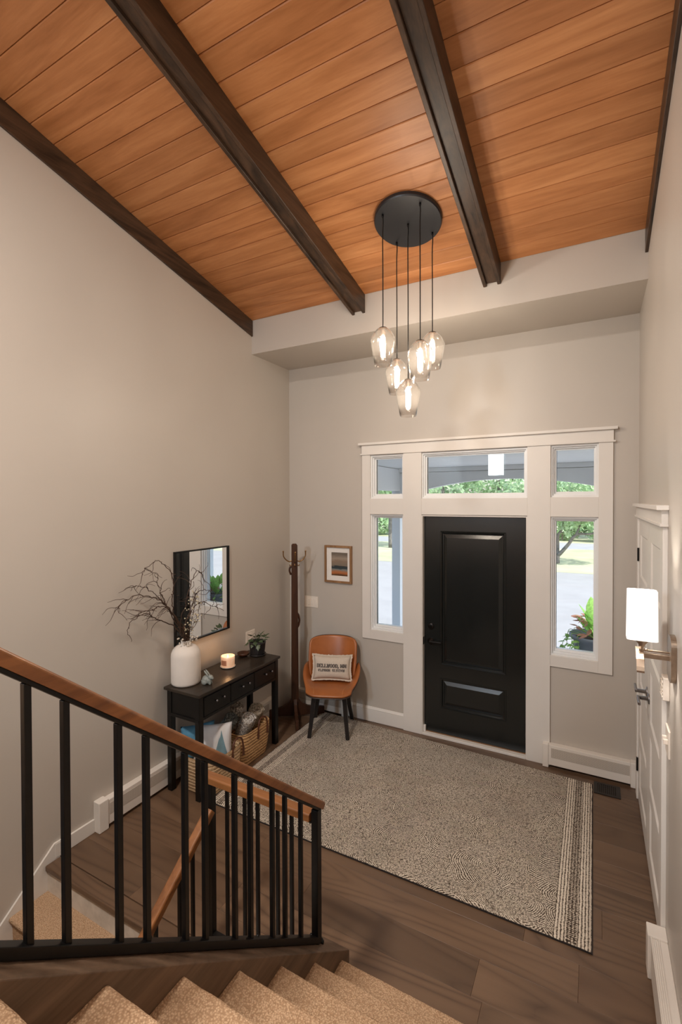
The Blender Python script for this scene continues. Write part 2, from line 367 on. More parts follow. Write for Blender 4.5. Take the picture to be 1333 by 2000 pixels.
def thing(name, label, cat, loc=(0, 0, 0), group=None, rotz=0.0):
    o = bpy.data.objects.new(name, None); COL.objects.link(o); o.location = loc; o.rotation_euler = (0, 0, rotz)
    o.empty_display_size = 0.05
    o['label'] = label; o['category'] = cat
    if group: o['group'] = group
    return o
def tag(o, label, cat, group=None):
    o['label'] = label; o['category'] = cat
    if group: o['group'] = group
    return o
def struct(o): o['kind'] = 'structure'; return o

def bbox_bm(x0, x1, y0, y1, z0, z1, bev=0.0, seg=2, bm=None):
    own = bm is None
    b = bmesh.new()
    m = Matrix.Translation(((x0 + x1) / 2, (y0 + y1) / 2, (z0 + z1) / 2)) @ Matrix.Diagonal((x1 - x0, y1 - y0, z1 - z0, 1))
    bmesh.ops.create_cube(b, size=1.0, matrix=m)
    if bev: bmesh.ops.bevel(b, geom=b.edges[:], offset=bev, segments=seg, affect='EDGES', profile=0.5)
    if own: return b
    me = bpy.data.meshes.new('tmp'); b.to_mesh(me); b.free(); bm.from_mesh(me); bpy.data.meshes.remove(me)
    return bm
def box(name, x0, x1, y0, y1, z0, z1, mat, parent=None, bev=0.0, seg=2):
    return frombm(name, bbox_bm(x0, x1, y0, y1, z0, z1, bev, seg), mat, parent)
def boxes(name, lst, mat, parent=None, bev=0.0):
    bm = bmesh.new()
    for b in lst: bbox_bm(*b, bev=bev, bm=bm)
    return frombm(name, bm, mat, parent)

def xbox(bm, c, ax, ay, az, hx, hy, hz, bev=0.0):
    """oriented box with half sizes along the unit axes ax, ay, az"""
    M = Matrix((ax, ay, az)).transposed().to_4x4(); M.translation = c
    b = bmesh.new(); bmesh.ops.create_cube(b, size=2.0, matrix=Matrix.Diagonal((hx, hy, hz, 1)))
    if bev: bmesh.ops.bevel(b, geom=b.edges[:], offset=bev, segments=2, affect='EDGES', profile=0.5)
    bmesh.ops.transform(b, matrix=M, verts=b.verts[:])
    me = bpy.data.meshes.new('tmp'); b.to_mesh(me); b.free(); bm.from_mesh(me); bpy.data.meshes.remove(me)

def lathe(prof, c=(0, 0, 0), seg=32, axis=None, caps=True):
    """profile [(r, h)] revolved round +z at c -> verts, faces"""
    vs = []; fs = []
    for r, h in prof:
        for i in range(seg):
            a = 2 * PI * i / seg; vs.append((c[0] + r * math.cos(a), c[1] + r * math.sin(a), c[2] + h))
    n = len(prof)
    for j in range(n - 1):
        for i in range(seg):
            k = (i + 1) % seg; fs.append((j * seg + i, j * seg + k, (j + 1) * seg + k, (j + 1) * seg + i))
    if caps:
        if prof[0][0] > 1e-4: fs.append(tuple(range(seg))[::-1])
        if prof[-1][0] > 1e-4: fs.append(tuple((n - 1) * seg + i for i in range(seg)))
    return vs, fs
def turned(name, prof, c, mat, parent=None, seg=32, caps=True, rot=None):
    vs, fs = lathe(prof, (0, 0, 0), seg, None, caps)
    if rot is not None: vs = [tuple(rot @ Vector(v)) for v in vs]
    vs = [(v[0] + c[0], v[1] + c[1], v[2] + c[2]) for v in vs]
    return pydata(name, vs, fs, mat, parent, True)

def tube_geo(pts, rad, seg=8, vs=None, fs=None, flat=1.0):
    """swept tube through pts; rad number or list"""
    if vs is None: vs, fs = [], []
    P = [Vector(p) for p in pts]; n = len(P); base = len(vs)
    R_ = rad if isinstance(rad, (list, tuple)) else [rad] * n
    up = Vector((0.137, 0.291, 0.947)); prev = None
    for i in range(n):
        d = (P[min(i + 1, n - 1)] - P[max(i - 1, 0)]).normalized()
        if prev is None:
            a = d.cross(up)
            if a.length < 1e-3: a = d.cross(Vector((1, 0, 0)))
            a.normalize()
        else:
            a = (prev - d * prev.dot(d)).normalized()
        prev = a; b = d.cross(a)
        for k in range(seg):
            t = 2 * PI * k / seg; vs.append(tuple(P[i] + (a * math.cos(t) + b * math.sin(t) * flat) * R_[i]))
    for i in range(n - 1):
        for k in range(seg):
            q = (k + 1) % seg; fs.append((base + i * seg + k, base + i * seg + q, base + (i + 1) * seg + q, base + (i + 1) * seg + k))
    fs.append(tuple(base + k for k in range(seg))[::-1]); fs.append(tuple(base + (n - 1) * seg + k for k in range(seg)))
    return vs, fs
def tube(name, pts, rad, mat, parent=None, seg=8):
    vs, fs = tube_geo(pts, rad, seg); return pydata(name, vs, fs, mat, parent, True)
def spline(pts, n=8):
    """Catmull-Rom through pts"""
    P = [Vector(p) for p in pts]; P = [P[0] * 2 - P[1]] + P + [P[-1] * 2 - P[-2]]; out = []
    for i in range(1, len(P) - 2):
        for j in range(n):
            t = j / n; a, b, c, d = P[i - 1], P[i], P[i + 1], P[i + 2]
            out.append(0.5 * ((2 * b) + (c - a) * t + (2 * a - 5 * b + 4 * c - d) * t * t + (3 * b - a - 3 * c + d) * t ** 3))
    out.append(P[-2]); return out

def prism(name, poly, axis, a0, a1, mat, parent=None, bev=0.0):
    """polygon in the plane across axis ('x': (y,z), 'y': (x,z), 'z': (x,y)) extruded a0..a1"""
    def p3(p, a): return {'x': (a, p[0], p[1]), 'y': (p[0], a, p[1]), 'z': (p[0], p[1], a)}[axis]
    n = len(poly); bm = bmesh.new()
    va = [bm.verts.new(p3(p, a0)) for p in poly]; vb = [bm.verts.new(p3(p, a1)) for p in poly]
    bm.faces.new(va); bm.faces.new(vb[::-1])
    for i in range(n): bm.faces.new((va[i], vb[i], vb[(i + 1) % n], va[(i + 1) % n]))
    bmesh.ops.recalc_face_normals(bm, faces=bm.faces[:])
    if bev: bmesh.ops.bevel(bm, geom=bm.edges[:], offset=bev, segments=2, affect='EDGES', profile=0.5)
    return frombm(name, bm, mat, parent)

def holed(name, axis, a0, a1, u0, u1, w0, w1, holes, mat, parent=None):
    """slab across axis ('y': u=x, w=z; 'x': u=y, w=z) with rectangular through holes (u0,u1,w0,w1)"""
    us = sorted({u0, u1, *[h[0] for h in holes], *[h[1] for h in holes]}); ws = sorted({w0, w1, *[h[2] for h in holes], *[h[3] for h in holes]})
    us = [u for u in us if u0 <= u <= u1]; ws = [w for w in ws if w0 <= w <= w1]
    solid = {}
    for i in range(len(us) - 1):
        for j in range(len(ws) - 1):
            cu, cw = (us[i] + us[i + 1]) / 2, (ws[j] + ws[j + 1]) / 2
            solid[i, j] = not any(h[0] < cu < h[1] and h[2] < cw < h[3] for h in holes)
    idx = {}; vs = []; fs = []
    def V(i, j, s):
        k = (i, j, s)
        if k not in idx:
            a = a1 if s else a0; idx[k] = len(vs)
            vs.append((us[i], a, ws[j]) if axis == 'y' else (a, us[i], ws[j]))
        return idx[k]
    for (i, j), ok in solid.items():
        if not ok: continue
        fs.append((V(i, j, 0), V(i + 1, j, 0), V(i + 1, j + 1, 0), V(i, j + 1, 0))); fs.append((V(i, j, 1), V(i, j + 1, 1), V(i + 1, j + 1, 1), V(i + 1, j, 1)))
        for di, dj, e in ((-1, 0, ((i, j), (i, j + 1))), (1, 0, ((i + 1, j), (i + 1, j + 1))), (0, -1, ((i, j), (i + 1, j))), (0, 1, ((i, j + 1), (i + 1, j + 1)))):
            if not solid.get((i + di, j + dj), False):
                (p, q), (r, s) = e; fs.append((V(p, q, 0), V(r, s, 0), V(r, s, 1), V(p, q, 1)))
    bm = bmesh.new(); bv = [bm.verts.new(v) for v in vs]
    for f in fs: bm.faces.new([bv[k] for k in f])
    bmesh.ops.recalc_face_normals(bm, faces=bm.faces[:])
    return frombm(name, bm, mat, parent)

def rings_panel(name, axis, rings, mat, parent=None):
    """nested rectangles [(u0,u1,w0,w1,a)] joined ring by ring and filled at the last: door panels"""
    vs = []; fs = []
    for (u0, u1, w0, w1, a) in rings:
        for u, w in ((u0, w0), (u1, w0), (u1, w1), (u0, w1)): vs.append((u, a, w) if axis == 'y' else (a, u, w))
    for r in range(len(rings) - 1):
        for k in range(4): q = (k + 1) % 4; fs.append((r * 4 + k, r * 4 + q, r * 4 + 4 + q, r * 4 + 4 + k))
    b = (len(rings) - 1) * 4; fs.append((b, b + 1, b + 2, b + 3))
    bm = bmesh.new(); bv = [bm.verts.new(v) for v in vs]
    for f in fs: bm.faces.new([bv[k] for k in f])
    bmesh.ops.recalc_face_normals(bm, faces=bm.faces[:])
    return frombm(name, bm, mat, parent)

def gridsurf(name, fn, nu, nv, mat, parent=None, closed_u=False, thick=0.0, off=0.0, sub=0):
    vs = [fn(i / (nu if closed_u else nu - 1), j / (nv - 1)) for j in range(nv) for i in range(nu)]
    fs = []
    for j in range(nv - 1):
        for i in range(nu if closed_u else nu - 1):
            k = (i + 1) % nu; fs.append((j * nu + i, j * nu + k, (j + 1) * nu + k, (j + 1) * nu + i))
    o = pydata(name, vs, fs, mat, parent, True)
    if thick:
        m = o.modifiers.new('solid', 'SOLIDIFY'); m.thickness = thick; m.offset = off
    if sub:
        m = o.modifiers.new('sub', 'SUBSURF'); m.levels = sub; m.render_levels = sub
    return o

# ------------------------------------------------------------------ the setting
SL = -0.231; CY0, CZ0 = -0.631, 3.938                 # ceiling line: z = CZ0 + SL*(y-CY0)
def cz(y): return CZ0 + SL * (y - CY0)
YB = -7.5; ZB = -1.75
wallpoly = [(0.14, ZB), (0.14, cz(0.14) + 0.12), (YB, cz(YB) + 0.12), (YB, ZB)]
wl_o = struct(prism('wall_left', wallpoly, 'x', -0.14, 0.0, 'wall'))
wr_o = struct(prism('wall_right', wallpoly, 'x', W, W + 0.14, 'wall'))
OPEN = {  # window openings in the front wall (x0, x1, z0, z1)
    1: (0.975, 1.322, 2.217, 2.643), 2: (0.975, 1.322, 0.920, 2.065), 3: (1.498, 2.430, 2.217, 2.643),
    4: (2.608, 2.956, 2.221, 2.647), 5: (2.608, 2.956, 0.917, 2.062)}
DOORX = (1.502, 2.430); DOORZ = 2.062
wf_o = struct(holed('wall_front', 'y', 0.0, 0.14, 0.0, W, -0.35, 3.617, list(OPEN.values()) + [(DOORX[0], DOORX[1], 0.0, DOORZ)], 'wall'))
sf_o = struct(box('wall_front_soffit', 0, W, CY0, 0.14, 3.617, cz(CY0) + 0.14, 'wall'))
wb_o = struct(holed('wall_back', 'y', YB - 0.14, YB, 0.0, W, ZB, cz(YB) + 0.12, [(0.60, 1.04, 2.75, 3.60)], 'wall'))
wk = struct(box('window_6', 0.60, 1.04, YB - 0.09, YB - 0.075, 2.75, 3.60, 'pane'))
box('window_frame', 0.60, 1.04, YB - 0.12, YB - 0.05, 2.75, 2.79, 'vinyl', wk)

# ceiling: dark deck with tongue-and-groove planks below it, one object per board
ceil = struct(prism('ceiling', [(CY0, cz(CY0) + 0.02), (CY0, cz(CY0) + 0.16), (YB, cz(YB) + 0.16), (YB, cz(YB) + 0.02)], 'x', 0.0, W, 'deck'))
PW = 0.1352; edges = [0.0, 1.155, 2.254, W]
pk = 0; yj = -0.765
rows = [(CY0, -0.765)] + [(-0.765 - PW * k, -0.765 - PW * (k + 1)) for k in range(50)]
for (ya, yb) in rows:
    if yb < YB: break
    for bx0, bx1 in zip(edges[:-1], edges[1:]):
        g = 0.0014
        y0, y1 = ya - g, yb + g
        v = []
        for x in (bx0, bx1):
            for (y, dz) in ((y0, 0.02), (y0, 0.004), (y0 - 0.004, 0.0), (y1 + 0.004, 0.0), (y1, 0.004), (y1, 0.02)):
                v.append((x, y, cz(y) + dz))
        f = [(k, (k + 1) % 6, 6 + (k + 1) % 6, 6 + k) for k in range(6)] + [tuple(range(6))[::-1], tuple(range(6, 12))]
        pydata('ceiling_plank', v, f, 'plank', ceil)

# exposed beams: box of three boards, the bottom board set up inside the two sides
def beam(x0, x1, label, yend=CY0, t=0.024, drop=0.155, lip=0.022):
    b = thing('ceiling_beam', label, 'beam', ((x0 + x1) / 2, yend, cz(yend) - drop))
    def board(nm, xa, xb, d0, d1):
        ys = [yend, YB + 0.02]
        v = [(x, y, cz(y) - d) for x in (xa, xb) for y in ys for d in (d0, d1)]
        f = [(0, 1, 3, 2), (4, 6, 7, 5), (0, 4, 5, 1), (2, 3, 7, 6), (0, 2, 6, 4), (1, 5, 7, 3)]
        bm = bmesh.new(); bv = [bm.verts.new(q) for q in v]
        for q in f: bm.faces.new([bv[k] for k in q])
        bmesh.ops.recalc_face_normals(bm, faces=bm.faces[:])
        bmesh.ops.bevel(bm, geom=bm.edges[:], offset=0.0025, segments=1, affect='EDGES')
        return frombm(nm, bm, 'beam', b)
    board('side_board', x0, x0 + t, 0.0, drop); board('side_board', x1 - t, x1, 0.0, drop)
    board('bottom_board', x0 + t, x1 - t, 0.0, drop - lip)
    return b
beam(1.094, 1.216, 'dark espresso wood ceiling beam left of the pendant light')
beam(2.192, 2.317, 'dark espresso wood ceiling beam right of the pendant light')
def ledger(nm, x0, x1):
    v = [(x, y, cz(y) - d) for x in (x0, x1) for y in (CY0, YB + 0.02) for d in (0.0, 0.152)]
    f = [(0, 1, 3, 2), (4, 6, 7, 5), (0, 4, 5, 1), (2, 3, 7, 6), (0, 2, 6, 4), (1, 5, 7, 3)]
    bm = bmesh.new(); bv = [bm.verts.new(q) for q in v]
    for q in f: bm.faces.new([bv[k] for k in q])
    bmesh.ops.recalc_face_normals(bm, faces=bm.faces[:])
    bmesh.ops.bevel(bm, geom=bm.edges[:], offset=0.002, segments=1, affect='EDGES')
    return struct(frombm(nm, bm, 'beam'))
ledger('trim_1', 0.0, 0.016); ledger('trim_2', W - 0.018, W)

# floor: subfloor and separate boards, 193 mm wide, running along x
FE = -2.605                                            # edge of the landing over the lower flight
flo = struct(box('floor', 0.0, W, FE + 0.03, 0.14, -0.16, -0.013, 'subfloor'))
ys = [0.0] + [-0.038 - 0.193 * k for k in range(13)] + [-2.53]
ys = [y for y in ys if y > -2.53] + [-2.53]
brng = random.Random(11)
def board(x0, x1, y0, y1):
    g = 0.0003
    bm = bbox_bm(x0 + g, x1 - g, y1 + g, y0 - g, -0.013, 0.0, 0.0008, 1); frombm('floor_board', bm, 'floor', flo)
for k in range(len(ys) - 1):
    cuts = [0.0]
    if abs(ys[k] + 1.775) < 0.01: xs = [1.05, 2.87]
    elif abs(ys[k] + 1.582) < 0.01: xs = [0.6, 2.62]
    elif abs(ys[k] + 1.968) < 0.01: xs = [1.5, 2.45]
    else:
        a = brng.uniform(0.5, 1.5); xs = [a, a + brng.uniform(1.1, 1.5)]
    cuts += [x for x in xs if x < W - 0.15] + [W]
    for a, b in zip(cuts[:-1], cuts[1:]): board(a, b, ys[k], ys[k + 1])
nb = bbox_bm(0.016, 1.72, FE - 0.018, -2.5315, -0.034, 0.0, 0.008, 3)
frombm('stair_nosing', nb, 'floor', flo)
struct(box('floor_upper', 0.0, W, YB, -4.06, 1.20, 1.47, 'carpet'))
struct(box('floor_lower', 0.0, W, YB, -2.3, ZB - 0.1, ZB, 'carpet'))
struct(box('wall_stairwell', 1.30, 1.80, -6.0, FE - 0.05, ZB, -0.02, 'wall'))

# ------------------------------------------------------------------ casing round the front door and its lights
tr3 = struct(box('trim_3', 0.887, 0.975, -0.020, 0.0, 0.830, 2.652, 'trim', None, 0.0015))          # left outer casing
def cas(nm, *b, bev=0.0015): return box(nm, *b, 'trim', tr3, bev)
cas('casing', 2.956, 3.055, -0.020, 0.0, 0.827, 2.652)
cas('casing', 1.322, 1.503, -0.022, 0.0, 0.0, 2.652)
cas('casing', 2.429, 2.608, -0.022, 0.0, 0.0, 2.652)
cas('apron', 0.975, 1.322, -0.020, 0.0, 0.830, 0.920); cas('apron', 2.608, 2.956, -0.020, 0.0, 0.827, 0.917)
cas('mullion', 0.975, 1.322, -0.020, 0.0, 2.065, 2.217); cas('mullion', 2.608, 2.956, -0.020, 0.0, 2.062, 2.221)
cas('mullion', 1.503, 2.429, -0.020, 0.0, 2.066, 2.217)
cas('header', 0.885, 3.058, -0.026, 0.0, 2.662, 2.745)
cas('fillet', 0.872, 3.071, -0.034, 0.0, 2.649, 2.663)
cas('crown', 0.858, 3.084, -0.052, 0.0, 2.745, 2.768)
# door jamb
cas('jamb', 1.503, 1.513, -0.018, 0.12, 0.0, 2.052); cas('jamb', 2.420, 2.429, -0.018, 0.12, 0.0, 2.052); cas('jamb', 1.503, 2.429, -0.018, 0.12, 2.051, 2.061)
box('threshold', 1.513, 2.420, -0.022, 0.024, 0.0, 0.022, 'trim', tr3, 0.003); box('sill', 1.513, 2.420, 0.022, 0.12, 0.0, 0.027, 'threshold', tr3, 0.003)
box('weather_seal', 1.513, 1.535, 0.0, 0.022, 0.024, 0.085, 'trim', tr3, 0.003)

# windows: stepped vinyl frame and a pane
def window(n, left_deep):
    x0, x1, z0, z1 = OPEN[n]
    fr = struct(holed('window_%d' % n, 'y', 0.0, 0.10, x0, x1, z0, z1, [(x0 + 0.014, x1 - 0.014, z0 + 0.014, z1 - 0.014)], 'vinyl'))
    holed('window_stop', 'y', 0.022, 0.095, x0 + 0.0145, x1 - 0.0145, z0 + 0.0145, z1 - 0.0145, [(x0 + 0.026, x1 - 0.026, z0 + 0.028, z1 - 0.026)], 'vinyl', fr)
    holed('window_sash', 'y', 0.045, 0.09, x0 + 0.0265, x1 - 0.0265, z0 + 0.0285, z1 - 0.0265, [(x0 + 0.040, x1 - 0.034, z0 + 0.046, z1 - 0.038)], 'vinyl', fr)
    box('pane', x0 + 0.036, x1 - 0.030, 0.064, 0.070, z0 + 0.042, z1 - 0.034, 'pane', fr)
    box('gasket', x0 + 0.040, x0 + 0.0425, 0.056, 0.064, z0 + 0.046, z1 - 0.038, 'iron', fr)
    return fr
for n in OPEN: window(n, n < 3)

# front door
dx0, dx1, dz0, dz1 = 1.515, 2.418, 0.030, 2.050
P1 = (1.668, 2.252, 0.672, 1.915); P2 = (1.668, 2.256, 0.264, 0.548)
d1 = struct(holed('door_1', 'y', 0.030, 0.074, dx0, dx1, dz0, dz1, [P1, P2], 'door'))
for (a, b, c, d) in (P1, P2):
    rings_panel('door_panel', 'y', [(a, b, c, d, 0.030), (a + 0.004, b - 0.004, c + 0.004, d - 0.004, 0.024), (a + 0.014, b - 0.014, c + 0.014, d - 0.014, 0.026),
                                    (a + 0.022, b - 0.022, c + 0.022, d - 0.022, 0.041), (a + 0.030, b - 0.030, c + 0.030, d - 0.030, 0.042), (a + 0.062, b - 0.062, c + 0.062, d - 0.062, 0.028)], 'door', d1)
box('door_back', dx0 + 0.1, dx1 - 0.1, 0.066, 0.073, 0.2, 1.95, 'door', d1)
RX = Matrix.Rotation(PI / 2, 3, 'X')
lv = turned('rosette', [(0.032, 0), (0.032, 0.008), (0.014, 0.012), (0.012, 0.045), (0.0, 0.047)], (1.580, 0.030, 0.880), 'hardware', d1, 24, True, RX)
frombm('lever', bbox_bm(1.572, 1.690, -0.020, -0.008, 0.872, 0.890, 0.005, 2), 'hardware', lv)
db = turned('deadbolt', [(0.030, 0), (0.030, 0.010), (0.026, 0.014), (0.0, 0.014)], (1.580, 0.030, 1.020), 'hardware', d1, 24, True, RX)
box('thumb_turn', 1.574, 1.586, 0.000, 0.017, 1.004, 1.036, 'hardware', db, 0.003)
for z in (0.22, 1.03, 1.80): turned('hinge', [(0.007, -0.05), (0.007, 0.05)], (2.4185, 0.021, z), 'hardware', d1, 12)
box('strike_plate', 1.511, 1.516, -0.005, 0.020, 0.845, 0.915, 'hardware', d1)

# baseboards, heater covers
bb = struct(box('baseboard_front', 0.722, 1.322, -0.014, 0.0, 0.002, 0.120, 'trim', None, 0.002))
prism('cap_moulding', [(0.0, 0.120), (-0.012, 0.120), (-0.016, 0.126), (-0.010, 0.136), (-0.005, 0.146), (0.0, 0.148)], 'x', 0.722, 1.322, 'trim', bb)
box('shoe_gap', 0.722, 1.322, -0.013, 0.0, 0.0, 0.002, 'iron', bb)
bl = struct(box('baseboard_left', 0.0, 0.015, -2.56, -2.30, 0.001, 0.088, 'trim', None, 0.002))
prism('stair_skirt', [(-2.4605, 0.0), (-2.4605, 0.092), (-2.562, 0.094), (-4.36, -1.50), (-4.36, -1.74), (-2.62, -0.35)], 'x', 0.0005, 0.0135, 'trim', bl)
def heater_y(name, x0, x1, label, group=None, depth=0.062, h=0.192, grille=True, ends=(1, 1), base=0.012):
    """cover along x on the front wall"""
    t = thing(name, label, 'heater', ((x0 + x1) / 2, 0, 0), group)
    e = 0.045
    a, b = (x0 + e * ends[0], x1 - e * ends[1])
    box('cover', a, b, -depth + 0.006, 0.0, base + 0.012, h - 0.004, 'heater', t, 0.003)
    box('grille', a + 0.02, b - 0.005, -depth + 0.004, -depth + 0.008, 0.088, h - 0.028, 'grille', t)
    if ends[0]: box('end_cap', x0, x0 + e, -depth, 0.0, base - 0.01, h, 'heater', t, 0.004)
    if ends[1]: box('end_cap', x1 - e, x1, -depth, 0.0, base - 0.01, h, 'heater', t, 0.004)
    return t
heater_y('baseboard_heater', 2.556, 3.222, 'white baseboard heater cover with perforated grille beside the front door')
heater_y('baseboard_heater', 0.072, 0.712, 'short white baseboard heater cover behind the leather chair', ends=(0, 1))
t = thing('baseboard_heater', 'long white baseboard heater cover behind the console table on the left wall', 'heater', (0, -1.3, 0))
box('cover', 0.0, 0.056, -2.235, -0.42, 0.024, 0.190, 'heater', t, 0.003)
box('grille', 0.0545, 0.0575, -2.22, -0.46, 0.088, 0.164, 'grille', t)
box('end_cap', 0.0, 0.064, -2.300, -2.230, 0.001, 0.205, 'heater', t, 0.005); box('end_cap', 0.0, 0.064, -0.43, -0.36, 0.001, 0.198, 'heater', t, 0.005)
t = thing('baseboard_heater', 'white ribbed baseboard heater at the foot of the right wall', 'heater', (W, -2.0, 0))
box('end_cap', W - 0.078, W, -1.70, -1.62, 0.001, 0.205, 'heater', t, 0.004)
box('cover', W - 0.066, W, -2.42, -1.70, 0.03, 0.196, 'heater', t, 0.004)
for k in range(5): box('louver', W - 0.0668 + 0.0075 * k, W - 0.0628 + 0.0075 * k, -2.41, -1.70, 0.1945, 0.1995, 'heater', t)
br = struct(box('baseboard_right', W - 0.014, W, -0.10, 0.0, 0.001, 0.13, 'trim'))

# closet doors in the right wall: casing, two five-panel doors, levers, hinges
cy0, cy1 = -1.535, -0.190
tr4 = struct(box('trim_4', W - 0.020, W, cy1, cy1 + 0.09, 0.0, 2.075, 'trim', None, 0.0015))
box('casing', W - 0.020, W, cy0 - 0.080, cy0, 0.0, 2.075, 'trim', tr4, 0.0015)
box('header', W - 0.026, W, cy0 - 0.087, cy1 + 0.092, 2.085, 2.150, 'trim', tr4, 0.0015)
box('fillet', W - 0.034, W, cy0 - 0.10, cy1 + 0.10, 2.073, 2.086, 'trim', tr4, 0.0015)
box('crown', W - 0.048, W, cy0 - 0.113, cy1 + 0.115, 2.150, 2.172, 'trim', tr4, 0.0015)
mid = -0.885
def closet(n, y0, y1):
    hs = []
    zs = [0.14 + k * 0.378 for k in range(5)]
    for z in zs: hs.append((y0 + 0.105, y1 - 0.105, z, z + 0.300))
    d = struct(holed('door_%d' % n, 'x', W - 0.0100, W + 0.0, y0 + 0.002, y1 - 0.002, 0.012, 2.071, hs, 'trim'))
    for h in hs:
        rings_panel('door_panel', 'x', [(h[0], h[1], h[2], h[3], W - 0.0100), (h[0] + 0.012, h[1] - 0.012, h[2] + 0.012, h[3] - 0.012, W - 0.0015)], 'trim', d)
    return d
dA = closet(2, mid, cy1); dB = closet(3, cy0, mid)
def lever(d, y, sgn):
    r = turned('rosette', [(0.030, 0), (0.030, 0.006), (0.012, 0.010), (0.011, 0.055), (0.0, 0.056)], (W - 0.010, y, 1.020), 'steel', d, 20, True, Matrix.Rotation(-PI / 2, 3, 'Y'))
    box('lever', W - 0.075, W - 0.060, min(y - sgn * 0.012, y + sgn * 0.105), max(y - sgn * 0.012, y + sgn * 0.105), 1.010, 1.030, 'steel', r, 0.004)
lever(dA, mid + 0.058, 1); lever(dB, mid - 0.058, -1)
for z in (1.80, 0.26): box('hinge', W - 0.0225, W - 0.0105, cy1 - 0.012, cy1 + 0.010, z - 0.048, z + 0.048, 'hardware', dA, 0.002)

# switch plates and other wall devices
t = thing('light_switch_plate', 'white four gang light switch plate on the front wall below the framed print', 'switch', (0.277, 0, 1.06))
box('plate', 0.194, 0.360, -0.006, 0.0, 1.066, 1.183, 'plate', t, 0.002)
for k in range(3): box('rocker', 0.238 + 0.040 * k, 0.262 + 0.040 * k, -0.010, -0.004, 1.093, 1.157, 'plate', t, 0.002)
t = thing('wall_outlet', 'white outlet plate on the left wall behind the potted ivy', 'outlet', (0, -0.68, 0.85))
box('plate', 0.0, 0.006, -0.742, -0.612, 0.826, 0.946, 'plate', t, 0.002)
for z in (0.862, 0.910): box('socket', 0.004, 0.009, -0.692, -0.662, z - 0.014, z + 0.014, 'plate', t, 0.002)
t = thing('door_chime', 'small white louvered chime box on the right wall under the sconce', 'chime', (W, -1.665, 1.29))
box('body', W - 0.026, W, -1.702, -1.632, 1.293, 1.395, 'plate', t, 0.004)
for k in range(5): box('louver', W - 0.030, W - 0.024, -1.697, -1.637, 1.306 + 0.016 * k, 1.313 + 0.016 * k, 'plate', t)
t = thing('light_switch_plate', 'white two gang switch plate on the right wall beside the closet doors', 'switch', (W, -1.685, 1.05))
box('plate', W - 0.008, W, -1.738, -1.632, 1.048, 1.170, 'plate', t, 0.002)
for y in (-1.705, -1.665): box('toggle', W - 0.024, W - 0.006, y - 0.006, y + 0.006, 1.100, 1.124, 'plate', t, 0.003)

# floor register
t = thing('floor_register', 'dark metal floor register between the rug and the closet door', 'vent', (3.015, -0.18, 0))
holed_reg = boxes('frame', [(2.93, 3.105, -0.262, -0.240, 0.0002, 0.007), (2.93, 3.105, -0.122, -0.100, 0.0002, 0.007), (2.93, 2.955, -0.240, -0.122, 0.0002, 0.007), (3.075, 3.105, -0.240, -0.122, 0.0002, 0.007)], 'vent', t, 0.001)
box('well', 2.955, 3.075, -0.240, -0.122, 0.0002, 0.0012, 'subfloor', t)
for k in range(9): box('slat', 2.960 + 0.013 * k, 2.966 + 0.013 * k, -0.240, -0.122, 0.0013, 0.006, 'vent', t)

# ------------------------------------------------------------------ stairs
NY, NZ, RUN, RISE = -2.443, 0.187, 0.2235, 0.1835      # first nosing of the upper flight
XT = 1.957
def carpet_step(parent, x0, x1, ny, nz, run, rise, sgn=1.0, seed=0):
    """carpet wrapped round one step: tread, rounded nosing and riser (profile in y-z, extruded along x)"""
    r = 0.016
    top = [(ny - run - 0.03, nz), (ny - run * 0.5, nz)]
    nose = [(ny - r + r * math.sin(a), nz - r + r * math.cos(a)) for a in [k * PI / 12 for k in range(0, 11)]]
    prof = top + nose + [(ny - 0.018, nz - 2 * r - 0.004), (ny - 0.022, nz - rise + 0.002), (ny - run - 0.03, nz - rise + 0.002)]
    nx = 40; vs = []; fs = []; n = len(prof)
    for i in range(nx + 1):
        x = x0 + (x1 - x0) * i / nx
        for k, (y, z) in enumerate(prof):
            y = y if sgn > 0 else 2 * ny - y
            j = 0.0016 * mnoise.noise((x * 38, y * 38 + seed * 9.1, z * 38)) if k < n - 1 else 0
            vs.append((x, y + j, z + (j if 0 < k < n - 3 else 0)))
    for i in range(nx):
        for k in range(n): q = (k + 1) % n; fs.append((i * n + k, i * n + q, (i + 1) * n + q, (i + 1) * n + k))
    fs.append(tuple(range(n))[::-1]); fs.append(tuple(nx * n + k for k in range(n)))
    bm = bmesh.new(); bv = [bm.verts.new(v) for v in vs]
    for f in fs: bm.faces.new([bv[k] for k in f])
    bmesh.ops.recalc_face_normals(bm, faces=bm.faces[:])
    return frombm('step', bm, 'carpet', parent, False)
up = thing('staircase', 'tan carpeted staircase rising from the entry in the foreground', 'staircase', (2.6, -3.2, 0))
for k in range(8): carpet_step(up, XT + 0.001, W - 0.001, NY - RUN * k, NZ + RISE * k, RUN, RISE, seed=k)
# curb (stained board) beside the treads that carries the iron railing
def curbz(y): return 0.165 - 0.8125 * (y + 2.375)
prism('curb', [(-2.375, 0.001), (-2.375, curbz(-2.375)), (-4.05, curbz(-4.05)), (-4.05, curbz(-4.05) - 0.62), (-2.95, 0.001)], 'x', 1.805, XT, 'curb', up, 0.003)

dn = thing('staircase', 'carpeted flight going down along the left wall behind the railing', 'staircase', (0.65, -3.4, -1.5))
for k in range(8): carpet_step(dn, 0.0145, 1.285, FE - 0.218 * (k + 1), -0.163 * (k + 1), 0.218, 0.163, -1.0, seed=20 + k)
box('riser_board', 0.0145, 1.285, FE - 0.002, FE + 0.012, -0.165, -0.035, 'riser', dn)

